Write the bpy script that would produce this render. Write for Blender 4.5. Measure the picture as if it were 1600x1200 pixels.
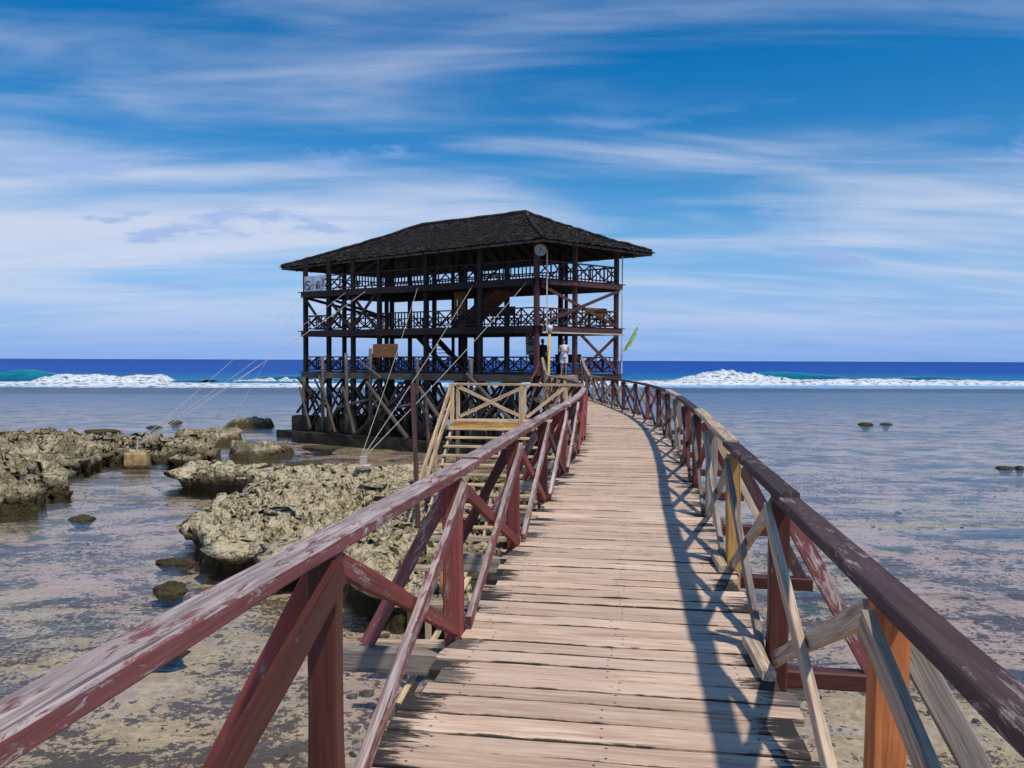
import bpy, math, random
import numpy as np
from mathutils import Matrix, Vector
R = math.radians
rnd = random.Random(7)
sc = bpy.context.scene
for o in list(bpy.data.objects): bpy.data.objects.remove(o)
COL = sc.collection

# ------------------------------------------------------------------ camera
cam = bpy.data.cameras.new('camera'); co = bpy.data.objects.new('camera', cam); COL.objects.link(co)
cam.sensor_width = 36.0; cam.lens = 28.08; cam.clip_start = 0.05; cam.clip_end = 30000
co.matrix_world = Matrix.Translation((0, 0, 4.4)) @ Matrix.Rotation(R(90 - 1.712), 4, 'X') @ Matrix.Rotation(R(0.2), 4, 'Z')
sc.camera = co
sc.render.resolution_x = 1024; sc.render.resolution_y = 768
# ------------------------------------------------------------------ light and exposure
SUN_TO = Vector((0.60, -0.72, 1.60)).normalized()          # towards the sun: behind the camera, to the right
SUN_EL = math.asin(SUN_TO.z); SUN_AZ = math.atan2(SUN_TO.x, SUN_TO.y)
sl = bpy.data.lights.new('sun', 'SUN'); sl.energy = 2.05; sl.angle = R(1.8); sl.color = (1.0, 0.93, 0.82)
so = bpy.data.objects.new('sun', sl); COL.objects.link(so)
so.rotation_euler = (-SUN_TO).to_track_quat('-Z', 'Y').to_euler()
sc.view_settings.view_transform = 'Standard'; sc.view_settings.look = 'None'
sc.view_settings.gamma = 1; sc.view_settings.exposure = 0.6; sc.view_settings.use_curve_mapping = False

class NT:
    """tiny node helper"""
    def __init__(s, tree): s.t = tree; s.n = tree.nodes; s.l = tree.links
    def add(s, typ, **kw):
        n = s.n.new(typ)
        for k, v in kw.items():
            if k.startswith('i_'):
                key = k[2:]
                key = int(key) if key.isdigit() else key.replace('_', ' ')
                s.set(n.inputs[key], v)
            else: setattr(n, k, v)
        return n
    def set(s, sock, v):
        if isinstance(v, bpy.types.NodeSocket): s.l.new(v, sock)
        elif isinstance(v, bpy.types.Node): s.l.new(v.outputs[0], sock)
        else: sock.default_value = v
    def math(s, op, a, b=0.0, clamp=False):
        n = s.n.new('ShaderNodeMath'); n.operation = op; n.use_clamp = clamp
        s.set(n.inputs[0], a); s.set(n.inputs[1], b); return n.outputs[0]
    def mix(s, f, a, b, mode='MIX'):
        n = s.n.new('ShaderNodeMix'); n.data_type = 'RGBA'; n.blend_type = mode
        s.set(n.inputs[0], f); s.set(n.inputs[6], c4(a)); s.set(n.inputs[7], c4(b)); return n.outputs[2]
    def noise(s, vec, scale=5, detail=4, rough=0.55, dist=0.0):
        n = s.n.new('ShaderNodeTexNoise'); s.set(n.inputs['Vector'], vec)
        n.inputs['Scale'].default_value = scale; n.inputs['Detail'].default_value = detail
        n.inputs['Roughness'].default_value = rough; n.inputs['Distortion'].default_value = dist
        return n.outputs[0]
    def ramp(s, f, lo, hi, a=0.0, b=1.0, smooth=True):
        n = s.n.new('ShaderNodeMapRange'); n.interpolation_type = 'SMOOTHSTEP' if smooth else 'LINEAR'
        s.set(n.inputs[0], f)
        for i, v in zip((1, 2, 3, 4), (lo, hi, a, b)): n.inputs[i].default_value = v
        return n.outputs[0]
    def mapping(s, vec, scale=(1, 1, 1), rot=(0, 0, 0), loc=(0, 0, 0)):
        n = s.n.new('ShaderNodeMapping'); s.set(n.inputs[0], vec)
        n.inputs['Location'].default_value = loc; n.inputs['Rotation'].default_value = rot; n.inputs['Scale'].default_value = scale
        return n.outputs[0]
    def bump(s, h, strength=0.4, dist=0.02, normal=None):
        n = s.n.new('ShaderNodeBump'); s.set(n.inputs['Height'], h)
        n.inputs['Strength'].default_value = strength; n.inputs['Distance'].default_value = dist
        if normal is not None: s.set(n.inputs['Normal'], normal)
        return n.outputs[0]
def c4(v):
    if isinstance(v, (tuple, list)) and len(v) == 3: return (v[0], v[1], v[2], 1)
    return v

# ------------------------------------------------------------------ sky
w = bpy.data.worlds.new('World'); sc.world = w; w.use_nodes = True
t = NT(w.node_tree); t.n.clear()
sky = t.add('ShaderNodeTexSky', sky_type='NISHITA'); sky.sun_disc = False
sky.sun_elevation = SUN_EL; sky.sun_rotation = SUN_AZ
sky.altitude = 0; sky.air_density = 1.0; sky.dust_density = 0.0; sky.ozone_density = 3.5
hsv = t.add('ShaderNodeHueSaturation'); hsv.inputs['Saturation'].default_value = 1.46; hsv.inputs['Value'].default_value = 0.77
t.set(hsv.inputs['Color'], sky)
gen = t.add('ShaderNodeTexCoord').outputs['Generated']
sep = t.add('ShaderNodeSeparateXYZ', i_0=gen)
zc = t.math('MAXIMUM', sep.outputs[2], 0.0)
den = t.math('ADD', zc, 0.10)
flat = t.add('ShaderNodeCombineXYZ', i_0=t.math('DIVIDE', sep.outputs[0], den), i_1=t.math('DIVIDE', sep.outputs[1], den), i_2=0.0).outputs[0]
m1 = t.mapping(flat, scale=(0.26, 0.62, 1), rot=(0, 0, R(-9)), loc=(1.7, 0.35, 0))
n1 = t.noise(m1, 1.1, 6, 0.52, 0.9)
m2 = t.mapping(flat, scale=(0.46, 1.6, 1), rot=(0, 0, R(-20)), loc=(4.1, 2.2, 0))
n2 = t.noise(m2, 1.7, 5, 0.55, 0.8)
cov = t.math('ADD', t.math('MULTIPLY', n1, 0.66), t.math('MULTIPLY', n2, 0.34))
low = t.ramp(sep.outputs[2], 0.05, 0.42, 0.075, -0.105)       # thicker veil towards the horizon
lft = t.ramp(sep.outputs[0], -0.7, 0.6, 0.04, -0.02)
cov = t.math('ADD', cov, t.math('ADD', low, lft))
cl = t.ramp(cov, 0.40, 0.72, 0.0, 0.92)
cl = t.math('MULTIPLY', cl, t.ramp(sep.outputs[2], -0.01, 0.12, 0.12, 1.0))
hzb = t.ramp(sep.outputs[2], -0.02, 0.22, 0.97, 0.0)                 # clear blue sea air near the horizon
base = t.mix(hzb, hsv.outputs[0], (1.22, 2.55, 5.6))
c1 = t.mix(cl, base, (4.2, 4.6, 5.7))
# small low grey-blue puffs
m3 = t.mapping(flat, scale=(1.0, 1.2, 1), loc=(0.4, 7.3, 0))
n3 = t.noise(m3, 1.15, 6, 0.6, 0.3)
pf = t.math('MULTIPLY', t.ramp(n3, 0.565, 0.66, 0.0, 0.7), t.ramp(sep.outputs[2], 0.03, 0.10, 0.0, 1.0))
pf = t.math('MULTIPLY', pf, t.ramp(sep.outputs[2], 0.22, 0.32, 1.0, 0.0))
c2 = t.mix(pf, c1, (2.0, 3.0, 5.3))
bg = t.add('ShaderNodeBackground', i_Color=c2, i_Strength=0.099)
t.l.new(bg.outputs[0], t.add('ShaderNodeOutputWorld').inputs[0])

# ------------------------------------------------------------------ numpy noise
def _h(ix, iy, s):
    n = (ix.astype(np.int64) * 374761393 + iy.astype(np.int64) * 668265263 + s * 974711) & 0x7fffffff
    n = ((n ^ (n >> 13)) * 1274126177) & 0x7fffffff
    n = ((n ^ (n >> 16)) * 69069 + 12345) & 0x7fffffff
    return ((n ^ (n >> 11)) & 0xffff) / 65535.0
def vnoise(x, y, s=0):
    ix = np.floor(x); iy = np.floor(y); fx = x - ix; fy = y - iy
    fx = fx * fx * (3 - 2 * fx); fy = fy * fy * (3 - 2 * fy)
    a = _h(ix, iy, s); b = _h(ix + 1, iy, s); c = _h(ix, iy + 1, s); d = _h(ix + 1, iy + 1, s)
    return (a * (1 - fx) + b * fx) * (1 - fy) + (c * (1 - fx) + d * fx) * fy
def fbm(x, y, s=0, o=4, g=0.5):
    v = np.zeros_like(x, dtype=float); a = 1.0; tot = 0
    for i in range(o):
        v += a * (vnoise(x * 2 ** i + 13.7 * i, y * 2 ** i - 7.1 * i, s + i) - 0.5); tot += a; a *= g
    return v / tot * 2
def worley(x, y, s=0):
    ix = np.floor(x); iy = np.floor(y); best = np.full_like(x, 9.0, dtype=float)
    for dx in (-1, 0, 1):
        for dy in (-1, 0, 1):
            cx = ix + dx; cy = iy + dy
            px = cx + _h(cx, cy, s + 5); py = cy + _h(cx, cy, s + 9)
            best = np.minimum(best, (x - px) ** 2 + (y - py) ** 2)
    return np.sqrt(best)

# ------------------------------------------------------------------ object helpers
WM = {}
def put(name, verts, faces, mat, parent=None, M=None, smooth=False, kind=None):
    me = bpy.data.meshes.new(name); me.from_pydata(verts, [], faces); me.update()
    if smooth: me.polygons.foreach_set('use_smooth', [True] * len(me.polygons))
    if mat is not None: me.materials.append(mat)
    o = bpy.data.objects.new(name, me); COL.objects.link(o)
    place(o, parent, M)
    if kind: o['kind'] = kind
    return o
def place(o, parent, M):
    M = M or Matrix.Identity(4)
    WM[o] = M.copy()
    if parent is not None:
        o.parent = parent; o.matrix_local = WM[parent].inverted() @ M
    else: o.matrix_local = M
def tag(o, label, cat=None, group=None, kind=None):
    o['label'] = label
    if cat: o['category'] = cat
    if group: o['group'] = group
    if kind: o['kind'] = kind
    return o
def thing(name, label, cat, loc, group=None):
    o = bpy.data.objects.new(name, None); COL.objects.link(o); o.empty_display_size = 0.2
    place(o, None, Matrix.Translation(loc)); return tag(o, label, cat, group)
def frame(p0, p1, up=(0, 0, 1)):
    p0 = Vector(p0); p1 = Vector(p1); x = (p1 - p0).normalized(); u = Vector(up)
    if abs(x.dot(u)) > 0.98: u = Vector((0, -1, 0)) if abs(x.y) < 0.9 else Vector((1, 0, 0))
    y = u.cross(x).normalized(); z = x.cross(y)
    M = Matrix((x, y, z)).transposed().to_4x4(); M.translation = (p0 + p1) / 2
    return M, (p1 - p0).length
def beam_mesh(L, wd, th, seg=1, jit=0.0, ch=None, bow=0.0):
    ch = ch if ch is not None else min(wd, th) * 0.10
    a, b = wd / 2, th / 2
    prof = [(-a + ch, -b), (a - ch, -b), (a, -b + ch), (a, b - ch), (a - ch, b), (-a + ch, b), (-a, b - ch), (-a, -b + ch)]
    vs = []; fs = []
    for i in range(seg + 1):
        x = -L / 2 + L * i / seg
        if 0 < i < seg: x += rnd.uniform(-.2, .2) * L / seg
        ja = 1 + (rnd.uniform(-jit, jit) / a if jit else 0); jb = 1 + (rnd.uniform(-jit, jit) * 0.5 / b if jit else 0)
        oy = rnd.uniform(-jit, jit) * 0.6; oz = rnd.uniform(-jit, jit) * 0.35 + bow * (1 - (2 * x / L) ** 2)
        for (y, z) in prof: 
            vs.append((x + (rnd.uniform(-jit, jit) if i in (0, seg) else 0), y * ja + oy, z * jb + oz))
    for i in range(seg):
        for k in range(8):
            k2 = (k + 1) % 8
            fs.append((i * 8 + k, i * 8 + k2, i * 8 + 8 + k2, i * 8 + 8 + k))
    fs.append(tuple(range(7, -1, -1))); fs.append(tuple(range(seg * 8, seg * 8 + 8)))
    return vs, fs
def beam(parent, name, p0, p1, wd, th, mat, up=(0, 0, 1), seg=1, jit=0.0, bow=0.0):
    M, L = frame(p0, p1, up)
    return put(name, *beam_mesh(L, wd, th, seg, jit, None, bow), mat, parent, M)
def pole(parent, name, p0, p1, r0, r1, mat, n=8, seg=1, jit=0.0):
    M, L = frame(p0, p1); vs = []; fs = []
    for i in range(seg + 1):
        f = i / seg; r = r0 + (r1 - r0) * f
        ox = rnd.uniform(-jit, jit); oy = rnd.uniform(-jit, jit)
        for k in range(n):
            a = 2 * math.pi * k / n; vs.append((-L / 2 + L * f, ox + r * math.cos(a), oy + r * math.sin(a)))
    for i in range(seg):
        for k in range(n):
            k2 = (k + 1) % n; fs.append((i * n + k, i * n + k2, i * n + n + k2, i * n + n + k))
    fs.append(tuple(range(n - 1, -1, -1))); fs.append(tuple(range(seg * n, seg * n + n)))
    return put(name, vs, fs, mat, parent, M, smooth=(n > 8))
class MB:
    def __init__(s): s.v = []; s.f = []
    def bar(s, p0, p1, wd, th, up=(0, 0, 1)):
        M, L = frame(p0, p1, up); b = len(s.v)
        for x in (-L / 2, L / 2):
            for y, z in ((-wd / 2, -th / 2), (wd / 2, -th / 2), (wd / 2, th / 2), (-wd / 2, th / 2)): s.v.append(tuple(M @ Vector((x, y, z))))
        for f in ((3, 2, 1, 0), (4, 5, 6, 7), (0, 1, 5, 4), (1, 2, 6, 5), (2, 3, 7, 6), (3, 0, 4, 7)): s.f.append(tuple(b + i for i in f))
    def box(s, c, sx, sy, sz): s.bar((c[0] - sx / 2, c[1], c[2]), (c[0] + sx / 2, c[1], c[2]), sy, sz)
    def add(s, vs, fs):
        b = len(s.v); s.v += [tuple(v) for v in vs]; s.f += [tuple(b + i for i in f) for f in fs]
    def tube(s, pts, r, n=6, cap=True):
        b = len(s.v); m = len(pts)
        for i, p in enumerate(pts):
            a = Vector(pts[max(0, i - 1)]); c = Vector(pts[min(m - 1, i + 1)])
            M, _ = frame(a, c)
            rr = r[i] if isinstance(r, (list, tuple)) else r
            for k in range(n):
                q = 2 * math.pi * k / n
                d = M.to_3x3() @ Vector((0, rr * math.cos(q), rr * math.sin(q))); s.v.append(tuple(Vector(p) + d))
        for i in range(m - 1):
            for k in range(n):
                k2 = (k + 1) % n; s.f.append((b + i * n + k, b + i * n + k2, b + i * n + n + k2, b + i * n + n + k))
        if cap: s.f.append(tuple(b + k for k in range(n - 1, -1, -1))); s.f.append(tuple(b + (m - 1) * n + k for k in range(n)))
    def ball(s, c, rx, ry, rz, n=12, m=8):
        b = len(s.v); c = Vector(c)
        for i in range(1, m):
            th = math.pi * i / m
            for k in range(n):
                a = 2 * math.pi * k / n; s.v.append((c.x + rx * math.sin(th) * math.cos(a), c.y + ry * math.sin(th) * math.sin(a), c.z + rz * math.cos(th)))
        tp = len(s.v); s.v.append((c.x, c.y, c.z + rz)); bt = len(s.v); s.v.append((c.x, c.y, c.z - rz))
        for i in range(m - 2):
            for k in range(n):
                k2 = (k + 1) % n; s.f.append((b + i * n + k, b + i * n + n + k, b + i * n + n + k2, b + i * n + k2))
        for k in range(n):
            k2 = (k + 1) % n; s.f.append((tp, b + k, b + k2)); s.f.append((bt, b + (m - 2) * n + k2, b + (m - 2) * n + k))
    def build(s, name, mat, parent=None, M=None, smooth=False, kind=None):
        return put(name, s.v, s.f, mat, parent, M, smooth, kind)

# ------------------------------------------------------------------ materials
def newmat(name):
    m = bpy.data.materials.new(name); m.use_nodes = True; m.node_tree.nodes.clear()
    t = NT(m.node_tree); p = t.add('ShaderNodeBsdfPrincipled'); o = t.add('ShaderNodeOutputMaterial'); t.l.new(p.outputs[0], o.inputs[0])
    return m, t, p
def wood(name, bare, paint=None, amt=0.5, rough=0.75, grain=1.0, mold=0.0, nails=False, var=0.35, bumpd=0.006, knots=0.0, soft=0.0, sunwear=0.0):
    m, t, p = newmat(name)
    oi = t.add('ShaderNodeObjectInfo'); rv = oi.outputs['Random']
    tc = t.add('ShaderNodeTexCoord').outputs['Object']
    off = t.add('ShaderNodeCombineXYZ', i_0=t.math('MULTIPLY', rv, 37.0), i_1=t.math('MULTIPLY', rv, 91.0), i_2=t.math('MULTIPLY', rv, 53.0)).outputs[0]
    va = t.add('ShaderNodeVectorMath', operation='ADD'); t.set(va.inputs[0], tc); t.set(va.inputs[1], off); v = va.outputs[0]
    g1 = t.noise(t.mapping(v, (1.6, 26, 26)), 1.0, 4, 0.62, 0.6)
    g2 = t.noise(t.mapping(v, (4.5, 120, 120)), 1.0, 2, 0.6, 0.2)
    g3 = t.noise(t.mapping(v, (1.3, 3.5, 3.5)), 1.4, 3, 0.6, 0.4)
    gr = t.math('ADD', t.math('MULTIPLY', g1, 0.6), t.math('MULTIPLY', g2, 0.4))
    dark = tuple(c * (0.38 + 0.62 * soft) for c in bare); lite = tuple(min(0.85, c * 1.22) for c in bare)
    col = t.mix(t.ramp(gr, 0.36, 0.62), dark, lite)
    col = t.mix(t.ramp(g3, 0.35, 0.72, 0.0, 0.55), col, tuple(c * 0.62 + 0.02 for c in bare))
    h = gr
    if paint:
        g4 = t.noise(t.mapping(v, (7, 30, 30)), 1.2, 5, 0.72, 0.6)
        pm = t.math('ADD', t.math('MULTIPLY', g3, 0.32), t.math('ADD', t.math('MULTIPLY', g4, 0.42), t.math('MULTIPLY', gr, 0.26)))
        if sunwear:                                          # rain and hands have worn the upper faces bare
            nz = t.add('ShaderNodeSeparateXYZ', i_0=t.add('ShaderNodeNewGeometry').outputs['True Normal']).outputs[2]
            pm = t.math('ADD', pm, t.ramp(nz, 0.45, 0.85, sunwear * 0.8, -sunwear))
        mask = t.ramp(pm, 0.5 + (0.5 - amt) * 0.36 - 0.022, 0.5 + (0.5 - amt) * 0.36 + 0.022)
        pc = t.mix(t.ramp(g1, 0.3, 0.7), tuple(c * 0.72 for c in paint), tuple(min(0.8, c * 1.2) for c in paint))
        col = t.mix(mask, col, pc)
        h = t.math('ADD', gr, t.math('MULTIPLY', mask, 0.35))
    # long drying cracks
    ck = t.noise(t.mapping(v, (0.9, 46, 46)), 1.0, 3, 0.5, 0.3)
    ckm = t.ramp(ck, 0.27, 0.33, 1.0, 0.0)
    col = t.mix(t.math('MULTIPLY', ckm, 0.75 * grain), col, tuple(c * 0.14 for c in bare))
    h = t.math('SUBTRACT', h, t.math('MULTIPLY', ckm, 0.7))
    if mold:
        sx = t.add('ShaderNodeSeparateXYZ', i_0=tc)
        ax = t.math('ABSOLUTE', sx.outputs[0])
        e = t.math('MULTIPLY', t.ramp(ax, 0.40, 0.92, 0.0, 0.50), t.ramp(t.math('FRACT', t.math('MULTIPLY', rv, 17.7)), 0.15, 0.95, 0.45, 1.12))
        mn = t.math('ADD', t.noise(t.mapping(v, (2.6, 14, 14)), 1.7, 7, 0.74, 0.8), e)
        mm = t.ramp(mn, 0.81, 0.94, 0.0, mold)
        col = t.mix(mm, col, (0.022, 0.02, 0.018))
    if nails:
        col = t.mix(t.ramp(t.math('FRACT', t.math('MULTIPLY', rv, 7.31)), 0.45, 1.0, 0.0, 0.42), col, (0.52, 0.40, 0.32))     # some boards are greyer, older stock
        gc = t.add('ShaderNodeSeparateXYZ', i_0=t.add('ShaderNodeTexCoord').outputs['Generated'])
        ge = t.math('ABSOLUTE', t.math('SUBTRACT', gc.outputs[1], 0.5))
        jn = t.math('ADD', ge, t.math('MULTIPLY', t.math('SUBTRACT', t.noise(t.mapping(v, (5, 20, 20)), 1.5, 5, 0.65), 0.5), 0.16))
        col = t.mix(t.ramp(jn, 0.452, 0.487, 0.0, 0.92), col, (0.035, 0.026, 0.02))     # grime worked into the board joints
        sx = t.add('ShaderNodeSeparateXYZ', i_0=tc)
        ax = t.math('ABSOLUTE', sx.outputs[0]); ay = t.math('ABSOLUTE', sx.outputs[1])
        dx = t.math('MINIMUM', t.math('ABSOLUTE', t.math('SUBTRACT', ax, 0.70)), t.math('ABSOLUTE', t.math('SUBTRACT', sx.outputs[0], 0.04)))
        dy = t.math('ABSOLUTE', t.math('SUBTRACT', ay, 0.042))
        dd = t.math('SQRT', t.math('ADD', t.math('MULTIPLY', dx, dx), t.math('MULTIPLY', dy, dy)))
        nm = t.ramp(dd, 0.004, 0.010, 0.85, 0.0)
        col = t.mix(nm, col, (0.035, 0.022, 0.016))
        sp = t.noise(t.mapping(v, (9, 26, 26)), 1.3, 2, 0.5)        # rust-red paint flecks
        col = t.mix(t.ramp(sp, 0.735, 0.76, 0.0, 0.7), col, (0.20, 0.055, 0.04))
    br = t.math('ADD', t.math('MULTIPLY', rv, var * 2), 1.0 - var)
    hs = t.add('ShaderNodeHueSaturation', i_Color=col, i_Value=br); hs.inputs['Saturation'].default_value = 1.0
    t.set(p.inputs['Base Color'], hs.outputs[0]); p.inputs['Roughness'].default_value = rough
    p.inputs['Specular IOR Level'].default_value = 0.25
    t.set(p.inputs['Normal'], t.bump(h, 0.75 * grain, bumpd))
    return m
def plain(name, col, rough=0.7, nscale=8, namp=0.35, spec=0.3, metal=0.0, bumpd=0.004):
    m, t, p = newmat(name)
    tc = t.add('ShaderNodeTexCoord').outputs['Object']
    n = t.noise(tc, nscale, 6, 0.6)
    t.set(p.inputs['Base Color'], t.mix(t.ramp(n, 0.3, 0.7), tuple(c * (1 - namp) for c in col), tuple(min(0.9, c * (1 + namp * 0.5)) for c in col)))
    p.inputs['Roughness'].default_value = rough; p.inputs['Specular IOR Level'].default_value = spec; p.inputs['Metallic'].default_value = metal
    t.set(p.inputs['Normal'], t.bump(n, 0.3, bumpd))
    return m
W = dict(
    deck=wood('deck_wood', (0.78, 0.515, 0.365), mold=0.95, nails=True, var=0.15, bumpd=0.004, soft=0.55),
    pink=wood('faded_red_paint', (0.60, 0.46, 0.42), (0.26, 0.09, 0.08), 0.49, var=0.15, sunwear=0.05),
    red=wood('red_paint', (0.40, 0.27, 0.22), (0.25, 0.062, 0.05), 0.72, var=0.25),
    oxblood=wood('dark_red_paint', (0.36, 0.27, 0.23), (0.10, 0.031, 0.022), 0.82, rough=0.5, var=0.3),
    purple=wood('weathered_brown_paint', (0.30, 0.225, 0.20), (0.082, 0.046, 0.046), 0.62, var=0.2),
    grey=wood('grey_wood', (0.36, 0.30, 0.24), var=0.3),
    pale=wood('pale_wood', (0.64, 0.47, 0.32), var=0.2),
    cream=wood('new_timber', (0.76, 0.52, 0.31), var=0.15, grain=0.6),
    orange=wood('orange_hardwood', (0.56, 0.185, 0.06), var=0.08, grain=0.6, soft=0.45),
    yellow=wood('yellow_timber', (0.62, 0.34, 0.10), var=0.12, grain=0.7),
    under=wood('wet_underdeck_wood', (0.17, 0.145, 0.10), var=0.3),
    tower=wood('tower_dark_wood', (0.034, 0.020, 0.018), var=0.3, rough=0.7),  # dark brown tower timber, deepened in colour for its shaded front and ceilings
    towerlitred=wood('tower_sunlit_red_brown', (0.105, 0.045, 0.040), var=0.2, rough=0.65),  # same timber, reddish sunlit tone of the right side put into the colour
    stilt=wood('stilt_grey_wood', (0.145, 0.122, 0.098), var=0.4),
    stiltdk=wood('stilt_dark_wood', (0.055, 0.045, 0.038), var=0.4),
    ply=wood('brown_plywood', (0.34, 0.155, 0.065), var=0.2, grain=0.5),
    trim=wood('pale_trim', (0.80, 0.64, 0.52), var=0.1, grain=0.5),
)

# ------------------------------------------------------------------ path of the boardwalk, as x(y)
DZ = 2.8                                                    # deck height above the water
PX = [(-3.0, -0.62), (0, -0.13), (3.18, 0.36), (5.9, 0.78), (8.4, 1.17), (12.6, 1.84), (15.6, 2.26), (19, 2.64), (23, 2.84), (28, 2.72), (33, 2.46), (37, 2.28), (39.5, 2.2)]
_py = np.array([p[0] for p in PX]); _px = np.array([p[1] for p in PX])
def cx(y):
    ys = np.linspace(y - 0.9, y + 0.9, 7); return float(np.mean(np.interp(ys, _py, _px)))
def pt(y, off, z=0.0):                                      # off: metres right of the centre line, square to it
    d = (cx(y + 0.2) - cx(y - 0.2)) / 0.4; n = math.hypot(1, d)
    return Vector((cx(y) + off / n, y - off * d / n, DZ + z))
def tang(y):
    d = (cx(y + 0.2) - cx(y - 0.2)) / 0.4; return Vector((d, 1, 0)).normalized()
HW = 0.90

# ------------------------------------------------------------------ the sea bed, lagoon and ocean
def grid(name, x0, x1, nx, y0, y1, ny, zf, mat, kind='structure'):
    xs = np.linspace(x0, x1, nx); ys = np.linspace(y0, y1, ny); X, Y = np.meshgrid(xs, ys)
    Z = zf(X, Y); V = np.stack([X.ravel(), Y.ravel(), Z.ravel()], 1)
    F = [(j * nx + i, j * nx + i + 1, (j + 1) * nx + i + 1, (j + 1) * nx + i) for j in range(ny - 1) for i in range(nx - 1)]
    return put(name, V.tolist(), F, mat, None, None, True, kind)
m, t, p = newmat('reef_bed')
P = t.add('ShaderNodeNewGeometry').outputs['Position']
a = t.noise(P, 0.16, 5, 0.6, 0.5); b = t.noise(t.mapping(P, (1, 1.35, 1)), 1.1, 7, 0.68, 0.4); c = t.noise(P, 5.5, 5, 0.65); g = t.noise(t.mapping(P, (1, 1, 1), loc=(40, 3, 0)), 0.42, 5, 0.6, 0.6)
col = t.mix(t.ramp(c, 0.3, 0.7), (0.40, 0.28, 0.16), (0.69, 0.51, 0.33))
col = t.mix(t.ramp(a, 0.42, 0.60, 0.0, 0.8), col, (0.58, 0.37, 0.30))
c9 = t.noise(P, 12, 4, 0.7)
wm = t.math('ADD', t.math('ADD', t.math('MULTIPLY', b, 0.30), t.math('MULTIPLY', c, 0.32)), t.math('MULTIPLY', c9, 0.38))
wm = t.math('ADD', wm, t.math('MULTIPLY', t.math('SUBTRACT', t.noise(t.mapping(P, (0.8, 1.2, 1), loc=(3, 8, 0)), 0.5, 4, 0.6, 0.5), 0.5), 0.38))
col = t.mix(t.ramp(wm, 0.485, 0.53, 0.0, 0.92), col, (0.090, 0.062, 0.040))
col = t.mix(t.ramp(g, 0.60, 0.67, 0.0, 0.85), col, (0.045, 0.085, 0.058))
pt_ = t.noise(t.mapping(P, (0.55, 1.3, 1), loc=(9, 21, 0)), 0.30, 5, 0.62, 0.5)
col = t.mix(t.ramp(pt_, 0.56, 0.64, 0.0, 0.85), col, (0.045, 0.055, 0.075))
sepP = t.add('ShaderNodeSeparateXYZ', i_0=P)
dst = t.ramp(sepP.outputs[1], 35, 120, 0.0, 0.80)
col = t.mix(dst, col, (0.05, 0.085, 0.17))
t.set(p.inputs['Base Color'], col); p.inputs['Roughness'].default_value = 0.9; p.inputs['Specular IOR Level'].default_value = 0.1
t.set(p.inputs['Normal'], t.bump(t.math('ADD', b, t.math('MULTIPLY', c, 0.5)), 0.8, 0.08))
BED = m
def bedz(X, Y):
    z = -0.30 + 0.10 * fbm(X * 0.25, Y * 0.25, 3, 4) + 0.05 * fbm(X * 1.6, Y * 1.6, 8, 3)
    return z - 0.012 * np.clip(Y - 40, 0, None)
tag(grid('seabed', -170, 170, 380, -14, 190, 300, bedz, BED), 'shallow reef flat of sand and brown weed under the clear water')

m = bpy.data.materials.new('lagoon_water'); m.use_nodes = True; t = NT(m.node_tree); t.n.clear()
P = t.add('ShaderNodeNewGeometry').outputs['Position']
r1 = t.noise(t.mapping(P, (1, 1.7, 1), rot=(0, 0, 0.25)), 1.6, 3, 0.6, 0.3)
r2 = t.noise(t.mapping(P, (1, 2.2, 1), rot=(0, 0, -0.1)), 7.0, 2, 0.6, 0.2)
r3 = t.noise(t.mapping(P, (0.35, 1.6, 1)), 0.35, 2, 0.55)
hh = t.math('ADD', t.math('ADD', t.math('MULTIPLY', r1, 0.55), t.math('MULTIPLY', r2, 0.30)), t.math('MULTIPLY', r3, 1.1))
nrm = t.bump(hh, 0.42, 0.055, t.bump(t.noise(t.mapping(P, (0.16, 1.0, 1), rot=(0, 0, 0.05)), 0.42, 3, 0.6, 0.4), 0.55, 0.26))
fr = t.add('ShaderNodeFresnel', i_IOR=1.33); t.set(fr.inputs['Normal'], nrm)
gl = t.add('ShaderNodeBsdfGlossy'); t.set(gl.inputs['Roughness'], t.ramp(t.add('ShaderNodeSeparateXYZ', i_0=P).outputs[1], 15, 110, 0.03, 0.24)); gl.inputs['Color'].default_value = (0.84, 0.92, 1, 1); t.set(gl.inputs['Normal'], nrm)
tr = t.add('ShaderNodeBsdfTransparent'); tr.inputs['Color'].default_value = (0.93, 0.965, 0.95, 1)
mx = t.add('ShaderNodeMixShader'); t.set(mx.inputs[0], t.math('MINIMUM', t.math('MULTIPLY', fr.outputs[0], 0.95), 0.44)); t.l.new(tr.outputs[0], mx.inputs[1]); t.l.new(gl.outputs[0], mx.inputs[2])
t.l.new(mx.outputs[0], t.add('ShaderNodeOutputMaterial').inputs[0])
LAG = m
def edge_y(x): return 138 + 0.20 * np.clip(x + 60, 0, 400) * 0.6 + 4 * np.sin(x * 0.03)     # where the reef drops off
xs = np.linspace(-170, 170, 60)
V = [(x, -14, 0) for x in xs] + [(x, float(edge_y(x)), 0) for x in xs]
tag(put('lagoon_water', V, [(i, i + 1, 61 + i, 60 + i) for i in range(59)], LAG, None, None, False, 'structure'), 'clear shallow lagoon water over the reef flat')

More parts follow.
